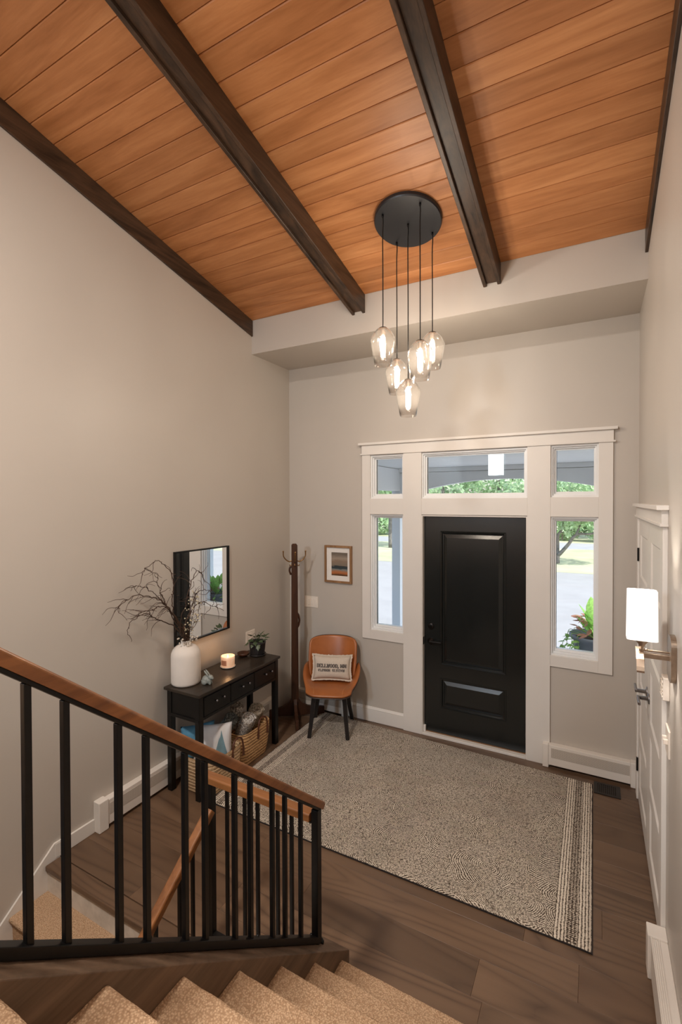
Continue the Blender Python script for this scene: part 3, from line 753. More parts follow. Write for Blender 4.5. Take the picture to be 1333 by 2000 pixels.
# iron railings with oak handrails
def bar(bm, p, q, w, h):
    """square bar from p to q; w across (x or in-plane horizontal), h the other way"""
    p, q = Vector(p), Vector(q); d = (q - p).normalized()
    side = d.cross(Vector((0, 0, 1)))
    side = Vector((1, 0, 0)) if side.length < 1e-3 else side.normalized()
    upv = side.cross(d)
    xbox(bm, (p + q) / 2, d, side, upv, (q - p).length / 2, w / 2, h / 2, 0.0015)
def barobj(name, p, q, w, h, mat, parent):
    bm = bmesh.new(); bar(bm, p, q, w, h); return frombm(name, bm, mat, parent)
def rail_profile(name, p, q, w, h, mat, parent, r=0.010):
    """handrail with rounded upper edges"""
    p, q = Vector(p), Vector(q); d = (q - p).normalized(); side = d.cross(Vector((0, 0, 1))).normalized(); upv = side.cross(d)
    prof = [(-w / 2, -h / 2), (w / 2, -h / 2)]
    for cx, a0 in ((w / 2 - r, 0.0), (-w / 2 + r, PI / 2)):
        for k in range(6):
            a = a0 + k * PI / 10; prof.append((cx + r * math.cos(a), h / 2 - r + r * math.sin(a)))
    n = len(prof); vs = []
    for c in (p, q):
        for s, u in prof: vs.append(tuple(c + side * s + upv * u))
    fs = [(k, (k + 1) % n, n + (k + 1) % n, n + k) for k in range(n)] + [tuple(range(n))[::-1], tuple(range(n, 2 * n))]
    bm = bmesh.new(); bv = [bm.verts.new(v) for v in vs]
    for f in fs: bm.faces.new([bv[k] for k in f])
    bmesh.ops.recalc_face_normals(bm, faces=bm.faces[:])
    return frombm(name, bm, mat, parent)
SR = 0.8135
r1 = thing('stair_railing', 'black iron stair railing with sloping oak handrail in the foreground', 'railing', (1.88, -2.53, 0.30))
XR = 1.880
def hz(y): return 0.882 - SR * (y + 2.506)             # centre line of the handrail
ytop = -4.075
rail_profile('handrail', (XR, -2.500, hz(-2.500)), (XR, ytop, hz(ytop)), 0.046, 0.030, 'oakrail', r1)
barobj('top_bar', (XR, -2.515, hz(-2.515) - 0.025), (XR, ytop, hz(ytop) - 0.025), 0.030, 0.010, 'iron', r1)
barobj('bottom_bar', (XR, -2.520, curbz(-2.520) + 0.018), (XR, ytop, curbz(ytop) + 0.018), 0.034, 0.022, 'iron', r1)
barobj('newel_post', (XR, -2.532, curbz(-2.532) + 0.004), (XR, -2.532, hz(-2.532) - 0.026), 0.032, 0.032, 'iron', r1)
bys = [-2.655, -2.765, -2.845, -2.970, -3.050, -3.184, -3.263, -3.396, -3.478, -3.611, -3.692, -3.822, -3.903]
for y in bys: barobj('baluster', (XR, y, curbz(y) + 0.026), (XR, y, hz(y) - 0.028), 0.0155, 0.0155, 'iron', r1)
barobj('newel_post', (XR, -4.085, 1.4705), (XR, -4.085, hz(-4.085) - 0.020), 0.032, 0.032, 'iron', r1)
ft = turned('foot_bolt', [(0.010, -0.004), (0.010, 0.006), (0.005, 0.008), (0.005, 0.016), (0.0, 0.016)], (XR + 0.006, -2.500, curbz(-2.500) + 0.006), 'iron', r1, 12)
for y in (-2.56, -2.92, -3.38): turned('mount_bolt', [(0.006, 0.0), (0.006, 0.006), (0.0, 0.008)], (XR - 0.010, y, curbz(y) + 0.030), 'iron', r1, 8)

r2 = thing('stair_railing', 'lower black iron railing with oak rail at the top of the downward flight', 'railing', (1.28, -2.53, 0))
GX = 1.278; GY = -2.532
rail_profile('handrail', (1.235, GY, 0.842), (1.858, GY, 0.842), 0.052, 0.034, 'oakrail_x', r2)
barobj('top_bar', (1.26, GY, 0.819), (1.862, GY, 0.819), 0.028, 0.010, 'iron', r2)
barobj('bottom_bar', (GX, GY, 0.072), (1.800, GY, 0.072), 0.026, 0.022, 'iron', r2)
barobj('newel_post', (GX, GY, 0.0005), (GX, GY, 0.816), 0.030, 0.030, 'iron', r2)
for x in (1.378, 1.486, 1.563, 1.676, 1.752): barobj('baluster', (x, GY, 0.082), (x, GY, 0.816), 0.0150, 0.0150, 'iron', r2)
sd_ = 0.815
def dz_(y): return 0.690 + sd_ * (y - GY)
rail_profile('handrail', (GX, GY - 0.012, dz_(GY)), (GX, -3.9, dz_(-3.9)), 0.046, 0.034, 'oakrail', r2)
barobj('bottom_bar', (GX, GY, 0.055), (GX, -3.9, 0.055 + sd_ * (-3.9 - GY)), 0.026, 0.020, 'iron', r2)
for y in (-2.657, -2.736, -2.868, -2.948, -3.08, -3.16, -3.29, -3.37, -3.5, -3.58): barobj('baluster', (GX, y, 0.06 + sd_ * (y - GY)), (GX, y, dz_(y) - 0.015), 0.0150, 0.0150, 'iron', r2)

# ------------------------------------------------------------------ pendant light
pc = Vector((1.822, -1.238, 0)); pc.z = cz(pc.y)
pend = thing('pendant_light', 'cluster pendant light with five smoked glass shades hanging from a round black canopy', 'pendant light', pc)
tilt = Matrix.Rotation(math.atan(SL), 3, 'X')
vs, fs = lathe([(0.225, 0.0), (0.225, -0.022), (0.219, -0.030), (0.0, -0.030)], (0, 0, 0), 72)
pydata('canopy', [tuple(pc + tilt @ Vector(v)) for v in vs], fs, 'iron_satin' if 'iron_satin' in MT else MT.setdefault('iron_satin', plain('canopy_black', (0.020, 0.021, 0.024, 1), 0.38, nscale=6, var=0.08)), pend, False)
CORDS = [(1.694, -1.366, 3.334), (1.692, -1.112, 3.195), (1.822, -1.238, 3.007), (1.950, -1.366, 3.208), (1.950, -1.111, 3.340)]
shade_prof = [(0.026, 0.0), (0.042, -0.009), (0.062, -0.031), (0.079, -0.062), (0.0835, -0.074), (0.0845, -0.084), (0.0825, -0.096), (0.071, -0.160), (0.055, -0.243),
              (0.0525, -0.243), (0.0685, -0.160), (0.080, -0.096), (0.082, -0.084), (0.081, -0.075), (0.0765, -0.063), (0.060, -0.033), (0.040, -0.0115), (0.026, -0.003)]
sh_me = None
for i, (x, y, zt) in enumerate(CORDS):
    zc = cz(y) - 0.032
    pts = [(x, y, zc + 0.002), (x + 0.003, y - 0.002, zc - 0.05), (x - 0.001, y, zc - 0.14), (x, y, (zc + zt) / 2), (x, y, zt + 0.006)]
    cd = tube('cord', spline(pts, 5), 0.0036, 'iron', pend, 8)
    turned('cord_grip', [(0.007, 0.002), (0.007, -0.014), (0.004, -0.018)], (x, y, zc), 'iron', cd, 12)
    sk = turned('socket', [(0.005, 0.010), (0.014, 0.008), (0.027, 0.002), (0.027, -0.004), (0.018, -0.006), (0.018, -0.045), (0.0, -0.045)], (x, y, zt), 'hardware_brown' if 'hardware_brown' in MT else MT.setdefault('hardware_brown', plain('bronze_socket', (0.05, 0.035, 0.025, 1), 0.4, metal=0.7)), pend, 20)
    g = turned('glass_shade', shade_prof, (x, y, zt), 'shade_glass', pend, 40, False)
    bl_ = turned('bulb', [(0.008, -0.045), (0.015, -0.058), (0.0175, -0.08), (0.0175, -0.165), (0.013, -0.184), (0.0, -0.190)], (x, y, zt), 'bulb', pend, 20, False)
    turned('filament', [(0.0025, -0.062), (0.0025, -0.172)], (x, y, zt), 'filament', bl_, 8)
    light('pendant_bulb_light', 'POINT', (x, y, zt - 0.12), 9.4, (1.0, 0.875, 0.73), shadow_soft_size=0.018)

# ------------------------------------------------------------------ wall sconce
sy = -1.850
sco = thing('wall_sconce', 'brushed nickel wall sconce with glowing white shade on the right wall', 'sconce', (W, sy, 1.53))
bm = bbox_bm(W - 0.020, W, sy - 0.056, sy + 0.056, 1.432, 1.628, 0.0)
bmesh.ops.bevel(bm, geom=[e for e in bm.edges if abs((e.verts[0].co - e.verts[1].co).x) > 0.01], offset=0.045, segments=8, affect='EDGES', profile=0.5)
frombm('backplate', bm, 'nickel', sco)
box('arm', 3.098, W - 0.018, sy - 0.009, sy + 0.009, 1.520, 1.542, 'nickel', sco, 0.002)
box('arm', 3.098, W - 0.018, sy - 0.006, sy + 0.006, 1.548, 1.556, 'nickel', sco, 0.001)
turned('stem', [(0.011, 1.50), (0.011, 1.512), (0.007, 1.514), (0.007, 1.566), (0.012, 1.568), (0.012, 1.574), (0.024, 1.590), (0.026, 1.600)], (3.108, sy, 0), 'nickel', sco, 20)
turned('ball', [(0.0, -0.007), (0.005, -0.005), (0.007, 0), (0.005, 0.005), (0.0, 0.007)], (3.122, sy - 0.006, 1.556), 'nickel', sco, 12)
sv = []; sf_ = []
for i, (yy, zz) in enumerate([(sy + 0.03, 1.556), (sy + 0.0, 1.545), (sy - 0.03, 1.520), (sy - 0.052, 1.493), (sy - 0.06, 1.478)]):
    for (dx, dyz) in ((-0.014, 0), (0.014, 0), (0.014, -0.008), (-0.014, -0.008)): sv.append((3.100 + dx, yy, zz + dyz))
for i in range(4):
    for k in range(4): q = (k + 1) % 4; sf_.append((i * 4 + k, i * 4 + q, i * 4 + 4 + q, i * 4 + 4 + k))
sf_ += [(3, 2, 1, 0), (16, 17, 18, 19)]
pydata('curved_finger', sv, sf_, 'nickel', sco)
bm = bmesh.new()
def rrect(hx, hy, r, n=6):
    out = []
    for cx, cy, a0 in ((hx - r, hy - r, 0), (-hx + r, hy - r, PI / 2), (-hx + r, -hy + r, PI), (hx - r, -hy + r, 1.5 * PI)):
        for k in range(n + 1): a = a0 + k * PI / 2 / n; out.append((cx + r * math.cos(a), cy + r * math.sin(a)))
    return out
pr = rrect(0.0575, 0.044, 0.016); n = len(pr); vs = []; fs = []
for z, s in ((1.600, 1.0), (1.808, 0.955)):
    for a, b in pr: vs.append((3.108 + a * s, sy + b * s, z))
    for a, b in pr: vs.append((3.108 + (a - math.copysign(0.0022, a)) * s, sy + (b - math.copysign(0.0022, b)) * s, z))
for k in range(n):
    q = (k + 1) % n
    fs += [(k, q, 2 * n + q, 2 * n + k), (n + q, n + k, 3 * n + k, 3 * n + q), (2 * n + k, 2 * n + q, 3 * n + q, 3 * n + k), (q, k, n + k, n + q)]
pydata('lamp_shade', vs, fs, 'lampshade', sco)
turned('bulb', [(0.012, 1.600), (0.016, 1.63), (0.024, 1.68), (0.020, 1.715), (0.0, 1.728)], (3.108, sy, 0), 'bulb', sco, 16, False)
light('sconce_bulb_light', 'POINT', (3.108, sy, 1.70), 13.0, (1.0, 0.91, 0.82), shadow_soft_size=0.02)

# ------------------------------------------------------------------ rug
def rug():
    t = thing('area_rug', 'cream and dark brown hooked wool rug in front of the black door', 'rug', (1.69, -0.9, 0))
    C4 = [(0.455, -1.705), (2.922, -1.690), (2.918, -0.165), (0.448, -0.062)]
    nx, ny = 160, 100; vs = []; fs = []
    for j in range(ny + 1):
        for i in range(nx + 1):
            u, v = i / nx, j / ny
            x = (C4[0][0] * (1 - u) + C4[1][0] * u) * (1 - v) + (C4[3][0] * (1 - u) + C4[2][0] * u) * v
            y = (C4[0][1] * (1 - u) + C4[1][1] * u) * (1 - v) + (C4[3][1] * (1 - u) + C4[2][1] * u) * v
            e = min(i, nx - i, j, ny - j)
            if e == 0: x += 0.004 * mnoise.noise((x * 30, y * 30, 3)); y += 0.004 * mnoise.noise((x * 30, y * 30, 8))
            z = 0.019 + 0.0022 * mnoise.noise((x * 20, y * 20, 0)) - (0.011 if e == 0 else 0)
            vs.append((x, y, z))
    for j in range(ny):
        for i in range(nx): a = j * (nx + 1) + i; fs.append((a, a + 1, a + nx + 2, a + nx + 1))
    pydata('pile', vs, fs, 'rug', t, True)
    g = 0.004; c = [(C4[0][0] - g, C4[0][1] - g), (C4[1][0] + g, C4[1][1] - g), (C4[2][0] + g, C4[2][1] + g), (C4[3][0] - g, C4[3][1] + g)]
    prism('binding', c, 'z', 0.0005, 0.008, 'rug_edge', t)
rug()

# ------------------------------------------------------------------ console table
ct = thing('console_table', 'narrow black console table with three drawers against the left wall', 'table', (0.235, -1.26, 0))
TX0, TX1, TY0, TY1, TZ = 0.052, 0.418, -1.762, -0.762, 0.790
frombm('tabletop', bbox_bm(TX0, TX1, TY0, TY1, TZ - 0.022, TZ, 0.004, 2), 'tabletop', ct)
boxes('inlay_line', [(TX1 - 0.062, TX1 - 0.060, TY0 + 0.02, TY1 - 0.02, TZ - 0.001, TZ + 0.0003)], 'black', ct)
LG = 0.044
for (x, y) in ((0.072, TY0 + 0.016), (0.072, TY1 - 0.016 - LG), (0.404 - LG, TY0 + 0.016), (0.404 - LG, TY1 - 0.016 - LG)):
    frombm('leg', bbox_bm(x, x + LG, y, y + LG, 0.0003, TZ - 0.022, 0.002, 1), 'black', ct)
az0 = 0.588
box('side_panel', 0.080, 0.396, TY0 + 0.022, TY0 + 0.040, az0, TZ - 0.022, 'black', ct); box('side_panel', 0.080, 0.396, TY1 - 0.040, TY1 - 0.022, az0, TZ - 0.022, 'black', ct)
box('side_rail', 0.080, 0.400, TY0 + 0.014, TY0 + 0.034, az0 - 0.012, az0 + 0.012, 'black', ct, 0.003)
box('back_panel', 0.076, 0.090, TY0 + 0.03, TY1 - 0.03, az0, TZ - 0.022, 'black', ct)
box('bottom_panel', 0.090, 0.388, TY0 + 0.03, TY1 - 0.03, az0, az0 + 0.012, 'black', ct)
box('front_rail', 0.384, 0.402, TY0 + 0.04, TY1 - 0.04, az0 - 0.004, az0 + 0.018, 'black', ct, 0.002); box('front_rail', 0.384, 0.400, TY0 + 0.04, TY1 - 0.04, TZ - 0.040, TZ - 0.022, 'black', ct, 0.002)
y0 = TY0 + 0.016 + LG + 0.003; wd = (TY1 - TY0 - 0.032 - 2 * LG - 0.006) / 3
kn = [(-1.580, -1.498), (-1.277, -1.196), (-0.974, -0.890)]
for k in range(3):
    dr = frombm('drawer', bbox_bm(0.380, 0.4035, y0 + wd * k + 0.003, y0 + wd * (k + 1) - 0.003, az0 + 0.021, TZ - 0.043, 0.002, 1), 'black', ct)
    for y in kn[k]:
        turned('knob', [(0.005, 0), (0.005, 0.010), (0.0095, 0.014), (0.0105, 0.020), (0.006, 0.025), (0, 0.026)], (0.403, y, 0.690), 'knob', dr, 14, True, Matrix.Rotation(PI / 2, 3, 'Y'))

# ------------------------------------------------------------------ mirror
mr = thing('wall_mirror', 'rectangular wall mirror in thin black frame above the console table', 'mirror', (0, -1.3, 1.05))
my0, my1, mz0, mz1 = -1.612, -0.988, 1.047, 1.796
holed('frame', 'x', 0.0005, 0.022, my0, my1, mz0, mz1, [(my0 + 0.012, my1 - 0.012, mz0 + 0.012, mz1 - 0.012)], 'black', mr)
box('mirror_glass', 0.002, 0.010, my0 + 0.010, my1 - 0.010, mz0 + 0.010, mz1 - 0.010, 'mirror', mr)

# ------------------------------------------------------------------ framed print
fp = thing('framed_print', 'small oak framed abstract seascape print on the front wall', 'picture', (0.61, 0, 1.35))
px0, px1, pz0, pz1 = 0.453, 0.768, 1.354, 1.737
holed('frame', 'y', -0.026, -0.0005, px0, px1, pz0, pz1, [(px0 + 0.021, px1 - 0.021, pz0 + 0.021, pz1 - 0.021)], 'frame_oak', fp)
holed('mat_board', 'y', -0.013, -0.004, px0 + 0.019, px1 - 0.019, pz0 + 0.019, pz1 - 0.019, [(0.529, 0.718, 1.426, 1.666)], 'mat_board', fp)
box('print', 0.525, 0.722, -0.009, -0.0045, 1.422, 1.670, 'art', fp)

# ------------------------------------------------------------------ coat rack
ca = math.radians(-52); fx = Vector((math.cos(ca), math.sin(ca), 0)); sx_ = Vector((-fx.y, fx.x, 0)); UP = Vector((0, 0, 1))
rc = Vector((0.252, -0.283, 0))
cr = thing('coat_rack', 'dark walnut coat rack with brass hooks in the corner', 'coat rack', rc)
def taper(name, z0, z1, h0, h1, mat, parent, bulge=None):
    vs = []; lv_ = [z0 + (z1 - z0) * k / 12 for k in range(13)]
    for z in lv_:
        h = h0 + (h1 - h0) * (z - z0) / (z1 - z0)
        for a, b in ((-1, -1), (1, -1), (1, 1), (-1, 1)): vs.append(tuple(rc + fx * (a * h) + sx_ * (b * h) + UP * z))
    fs = [(j * 4 + k, j * 4 + (k + 1) % 4, j * 4 + 4 + (k + 1) % 4, j * 4 + 4 + k) for j in range(12) for k in range(4)] + [(3, 2, 1, 0), (48, 49, 50, 51)]
    return pydata(name, vs, fs, mat, parent)
po = taper('post', 0.16, 1.750, 0.036, 0.029, 'walnut', cr)
vs = [tuple(rc + fx * (a * h) + sx_ * (b * h) + UP * z) for z, h in ((1.750, 0.029), (1.764, 0.018)) for a, b in ((-1, -1), (1, -1), (1, 1), (-1, 1))]
pydata('cap', vs, [(0, 1, 5, 4), (1, 2, 6, 5), (2, 3, 7, 6), (3, 0, 4, 7), (4, 5, 6, 7)], 'walnut', cr)
for k in range(4):
    d = Matrix.Rotation(k * PI / 2, 3, 'Z') @ fx; s = Vector((-d.y, d.x, 0))
    # foot: curved board sweeping from the post to the floor
    up_ = [(0.0, 0.215), (0.03, 0.200), (0.07, 0.150), (0.13, 0.112), (0.20, 0.098), (0.270, 0.095), (0.300, 0.085)]
    lo_ = [(0.0, 0.02), (0.05, 0.02), (0.09, 0.022), (0.14, 0.026), (0.20, 0.024), (0.245, 0.0008), (0.300, 0.0008)]
    vs = []; fs = []
    for (a, za), (b, zb) in zip(up_, lo_):
        for sg in (-0.015, 0.015): vs += [tuple(rc + d * a + s * sg + UP * za), tuple(rc + d * b + s * sg + UP * zb)]
    n = len(up_)
    for i in range(n - 1):
        A = i * 4; B = A + 4
        fs += [(A, A + 1, B + 1, B), (A + 2, B + 2, B + 3, A + 3), (A, B, B + 2, A + 2), (A + 1, A + 3, B + 3, B + 1)]
    fs += [(0, 2, 3, 1), (n * 4 - 4, n * 4 - 3, n * 4 - 1, n * 4 - 2)]
    bm = bmesh.new(); bv = [bm.verts.new(v) for v in vs]
    for f in fs: bm.faces.new([bv[q] for q in f])
    bmesh.ops.recalc_face_normals(bm, faces=bm.faces[:]); frombm('foot', bm, 'walnut', cr)
    zb = 1.595
    hk = [rc + d * r_ + UP * z for r_, z in ((0.024, zb), (0.05, zb - 0.012), (0.085, zb + 0.008), (0.110, zb + 0.045), (0.1125, zb + 0.092))]
    h = tube('hook', spline(hk, 6), [0.0060] * 25, 'brass', cr, 10)
    turned('hook_tip', [(0.0, -0.008), (0.008, -0.006), (0.0085, 0.004), (0.0, 0.008)], tuple(hk[-1]), 'brass', h, 12)
    lw = [rc + d * r_ + UP * z for r_, z in ((0.024, zb - 0.02), (0.030, zb - 0.045), (0.042, zb - 0.055), (0.050, zb - 0.042))]
    tube('lower_hook', spline(lw, 5), 0.0045, 'brass', h, 8)
    xb = bmesh.new(); xbox(xb, rc + d * 0.026 + UP * (zb - 0.015), d, s, UP, 0.003, 0.011, 0.045, 0.001); frombm('hook_plate', xb, 'brass', cr)
# low wooden peg on the post's right side
d = sx_
pg = [rc + d * 0.026 + UP * 1.06, rc + d * 0.040 + UP * 1.03, rc + d * 0.048 + UP * 0.985, rc + d * 0.040 + UP * 0.94, rc + d * 0.026 + UP * 0.91]
tube('peg', spline(pg, 5), [0.008] + [0.011] * 19 + [0.008], 'walnut', cr, 8)
pg = [rc - d * 0.026 + UP * 1.535, rc - d * 0.044 + UP * 1.525, rc - d * 0.050 + UP * 1.49, rc - d * 0.036 + UP * 1.45]
tube('peg', spline(pg, 5), 0.010, 'walnut', cr, 8)

# ------------------------------------------------------------------ leather chair
CA = math.radians(22.4); CC = Vector((0.709, -0.344, 0.0))
cx_ = Vector((math.cos(CA), math.sin(CA), 0)); cy_ = Vector((-math.sin(CA), math.cos(CA), 0))      # local right / back
def L(x, y, z): return CC + cx_ * x + cy_ * y + UP * z
ch = thing('accent_chair', 'cognac leather bucket chair with dark wood legs beside the coat rack', 'chair', CC)
def sst(a, b, x): x = min(max((x - a) / (b - a), 0), 1); return x * x * (3 - 2 * x)
def seat_fn(u, v, off=0.0):
    s = 2 * u - 1; a = abs(s)
    hw = 0.212 + 0.060 * sst(0.0, 0.60, v) - 0.02 * sst(0.7, 1.0, v)
    wing = (0.012 + 0.150 * sst(0.12, 0.85, v)) * sst(0.60, 1.0, a) ** 1.1
    y = -0.262 + 0.47 * v + (0.050 * a ** 4) * (1 - v) ** 2
    x = s * hw * (1 + 0.03 * v)
    z = 0.442 - 0.022 * sst(0.0, 0.8, v) - 0.030 * (1 - sst(0.0, 0.16, v)) + wing + 0.012 * (1 - a ** 2) * math.sin(PI * min(v * 1.1, 1))
    return x, y, z - off
def back_fn(u, v, off=0.0):
    s = 2 * u - 1; a = abs(s)
    hw = 0.216 + 0.022 * sst(0.0, 0.6, v)
    k = max(0.0, (v - 0.84) / 0.16); cut = 1 - 0.085 * k ** 3
    kb = max(0.0, (0.15 - v) / 0.15); cut *= 1 - 0.06 * kb ** 2
    z = 0.415 + 0.425 * v - 0.022 * a ** 6 * sst(0.8, 1.0, v)
    y = 0.165 + 0.100 * v ** 1.3 - (0.085 + 0.030 * (1 - v)) * a ** 2.2
    return s * hw * cut, y + off, z
S_ = lambda f, o: (lambda u, v: tuple(L(*f(u, v, o))))
gridsurf('seat_shell', S_(seat_fn, 0.012), 25, 19, 'shellwood', ch, thick=0.012, off=0, sub=1)
gridsurf('seat_pad', S_(seat_fn, -0.006), 25, 19, 'leather', ch, thick=0.024, off=0, sub=1)
gridsurf('back_shell', S_(back_fn, 0.020), 25, 19, 'shellwood', ch, thick=0.012, off=0, sub=1)
gridsurf('backrest', S_(back_fn, 0.0), 25, 19, 'leather', ch, thick=0.028, off=0, sub=1)
for s0 in (0.19, 0.81):
    pts = []
    for k in range(14):
        x, y, z = seat_fn(s0, 0.04 + 0.80 * k / 13, -0.018); pts.append(L(x, y, z + 0.001))
    tube('piping', pts, 0.0028, 'stitch', ch, 6)
for sxg in (-1, 1):
    for front in (True, False):
        fxp, fyp = (0.178 * sxg, -0.205) if front else (0.186 * sxg, 0.205)
        ty = -0.130 if front else 0.120
        path = [L(0.05 * sxg, ty, 0.395), L(0.118 * sxg, ty + (fyp - ty) * 0.10, 0.392), L(0.143 * sxg, ty + (fyp - ty) * 0.22, 0.360), L(0.158 * sxg, ty + (fyp - ty) * 0.55, 0.20), L(fxp, fyp, 0.016)]
        sp = spline(path, 5); vs = []; fs = []; n = len(sp)
        for i, p in enumerate(sp):
            dd = (sp[min(i + 1, n - 1)] - sp[max(i - 1, 0)]).normalized(); b_ = cy_; a_ = dd.cross(b_).normalized()
            w_ = 0.022 - 0.007 * i / n; t_ = 0.023 - 0.007 * i / n
            if i == n - 1: a_ = cx_
            for q, r_ in ((-1, -1), (1, -1), (1, 1), (-1, 1)): vs.append(tuple(p + b_ * (q * w_) + a_ * (r_ * t_)))
        for i in range(n - 1):
            for q in range(4): r_ = (q + 1) % 4; fs.append((i * 4 + q, i * 4 + r_, i * 4 + 4 + r_, i * 4 + 4 + q))
        fs += [(3, 2, 1, 0), tuple((n - 1) * 4 + q for q in range(4))]
        bm = bmesh.new(); bv = [bm.verts.new(v) for v in vs]
        for f in fs: bm.faces.new([bv[q] for q in f])
        bmesh.ops.recalc_face_normals(bm, faces=bm.faces[:]); frombm('leg', bm, 'darkleg', ch)
box('seat_brace', 0, 0.0001, 0, 0.0001, 0, 0.0001, 'darkleg') if False else None

# ------------------------------------------------------------------ lettered pillow
STENCIL = {
 'D': [[(.05, 1), (.45, 1), (.72, .85), (.78, .5), (.72, .15), (.45, 0), (.05, 0)], [(.2, 1), (.2, 0)]],
 'E': [[(.05, 1), (.75, 1), (.75, .8)], [(.2, 1), (.2, 0)], [(.2, .5), (.6, .5)], [(.05, 0), (.78, 0), (.78, .2)]],
 'L': [[(.05, 1), (.4, 1)], [(.2, 1), (.2, 0)], [(.05, 0), (.78, 0), (.78, .22)]],
 'W': [[(0, 1), (.25, 1)], [(.12, 1), (.3, 0), (.5, .8), (.7, 0), (.88, 1)], [(.75, 1), (1, 1)]],
 'O': [[(.4, 1), (.15, .85), (.08, .5), (.15, .15), (.4, 0), (.65, .15), (.74, .5), (.65, .85), (.4, 1)]],
 'M': [[(.0, 1), (.2, 1)], [(.12, 1), (.12, 0)], [(.12, 1), (.48, .2), (.84, 1)], [(.84, 1), (.84, 0)], [(.8, 1), (1, 1)], [(0, 0), (.25, 0)], [(.7, 0), (1, 0)]],
 'N': [[(0, 1), (.22, 1)], [(.14, 1), (.14, 0)], [(.14, 1), (.78, 0)], [(.78, 0), (.78, 1)], [(.65, 1), (.92, 1)], [(0, 0), (.28, 0)]],
 ',': [[(.1, .12), (.2, .12), (.2, 0), (.08, -.2)]], '.': [[(.1, .12), (.1, 0)], [(.2, .12), (.2, 0)]], ' ': [],
 '4': [[(.5, 0), (.5, 1), (.05, .32), (.75, .32)]], '5': [[(.65, 1), (.15, 1), (.12, .56), (.5, .6), (.68, .32), (.5, .02), (.1, .08)]],
 '0': [[(.38, 1), (.12, .8), (.1, .2), (.38, 0), (.64, .2), (.64, .8), (.38, 1)]], '9': [[(.62, .6), (.4, .45), (.14, .6), (.16, .9), (.4, 1), (.62, .85), (.62, .35), (.45, 0), (.15, .05)]],
 '2': [[(.1, .78), (.2, .97), (.5, 1), (.64, .78), (.5, .5), (.1, 0), (.68, 0)]], '7': [[(.1, .85), (.1, 1), (.68, 1), (.35, 0)]],
}
def lettering(text, height, wscale, th):
    """quads in the plane, centred: list of 4-point polygons"""
    adv = {' ': 0.55, '.': 0.36, ',': 0.40, 'W': 1.12, 'M': 1.12, 'N': 1.0}
    x = 0; quads = []
    for c in text:
        for st in STENCIL[c]:
            for (a, b), (c2, d) in zip(st[:-1], st[1:]):
                dx, dy = (c2 - a) * wscale, d - b; l = math.hypot(dx, dy) or 1; vert = abs(dy) / l
                t = th * (0.45 + 0.75 * vert); nx_, ny_ = -dy / l * t / 2, dx / l * t / 2; ex, ey = dx / l * t * 0.25, dy / l * t * 0.25
                p, q = ((x + a) * wscale - ex, b - ey), ((x + c2) * wscale + ex, d + ey)
                quads.append([((p[0] + nx_) * height, (p[1] + ny_) * height), ((q[0] + nx_) * height, (q[1] + ny_) * height), ((q[0] - nx_) * height, (q[1] - ny_) * height), ((p[0] - nx_) * height, (p[1] - ny_) * height)])
        x += adv.get(c, 0.92)
    wd_ = x * wscale * height
    return [[(a - wd_ / 2, b) for a, b in q] for q in quads]
def cushion(name, a, b, th, place, mat, parent=None, n=21, nv=15, pin=0.07):
    def f(u, v, side):
        s, t = 2 * u - 1, 2 * v - 1
        w = max(0.0, (1 - abs(s) ** 3.2)) ** 0.55 * max(0.0, (1 - abs(t) ** 3.2)) ** 0.55
        x = a * s * (1 - pin * (1 - t * t)); z = b * t * (1 - pin * 1.4 * (1 - s * s))
        wr = 0.004 * mnoise.noise((x * 16, z * 16, side * 5.0 + a * 31))
        return x, side * (th * w) + (wr * w), z
    vs = []; fs = []
    for side in (-1, 1):
        base = len(vs)
        for j in range(nv):
            for i in range(n): vs.append(f(i / (n - 1), j / (nv - 1), side))
        for j in range(nv - 1):
            for i in range(n - 1): q = base + j * n + i; fs.append((q, q + 1, q + n + 1, q + n))
    bm = bmesh.new(); bv = [bm.verts.new(v) for v in vs]
    for q in fs: bm.faces.new([bv[k] for k in q])
    bmesh.ops.remove_doubles(bm, verts=bm.verts[:], dist=0.0004)
    bmesh.ops.recalc_face_normals(bm, faces=bm.faces[:])
    for v in bm.verts: v.co = place(*v.co)
    return frombm(name, bm, mat, parent, True), f
pt = math.radians(16)
pcen = L(0.004, 0.045, 0.585)
def pplace(x, y, z): return pcen + cx_ * x + cy_ * (y * math.cos(pt) + z * math.sin(pt)) + UP * (z * math.cos(pt) - y * math.sin(pt))
pl = thing('lumbar_pillow', 'cream linen pillow printed DELLWOOD, MN on the leather chair', 'pillow', pcen - Vector((0, 0, 0.115)))
_, pf = cushion('pillow_cover', 0.185, 0.112, 0.050, pplace, 'linen', pl)
# frayed flange round the edge
fv = []; ff = []; NF = 120
for k in range(NF):
    t = k / NF * 4; e = int(t); f_ = t - e
    s, tt = [(2 * f_ - 1, -1), (1, 2 * f_ - 1), (1 - 2 * f_, 1), (-1, 1 - 2 * f_)][e]
    x = 0.185 * s * (1 - 0.07 * (1 - tt * tt)); z = 0.112 * tt * (1 - 0.098 * (1 - s * s))
    jit = 0.014 + 0.008 * mnoise.noise((k * 1.3, 2.0, 0))
    for sc_ in (-0.003, jit):
        fv.append(tuple(pplace(x + s * sc_ * (abs(s) > 0.99), -0.003 if sc_ > 0 else -0.001, z + tt * sc_ * (abs(tt) > 0.99))))
for k in range(NF): q = (k + 1) % NF; ff.append((2 * k, 2 * k + 1, 2 * q + 1, 2 * q))
fl = pydata('fringe', fv, ff, 'linen', pl); m_ = fl.modifiers.new('solid', 'SOLIDIFY'); m_.thickness = 0.002
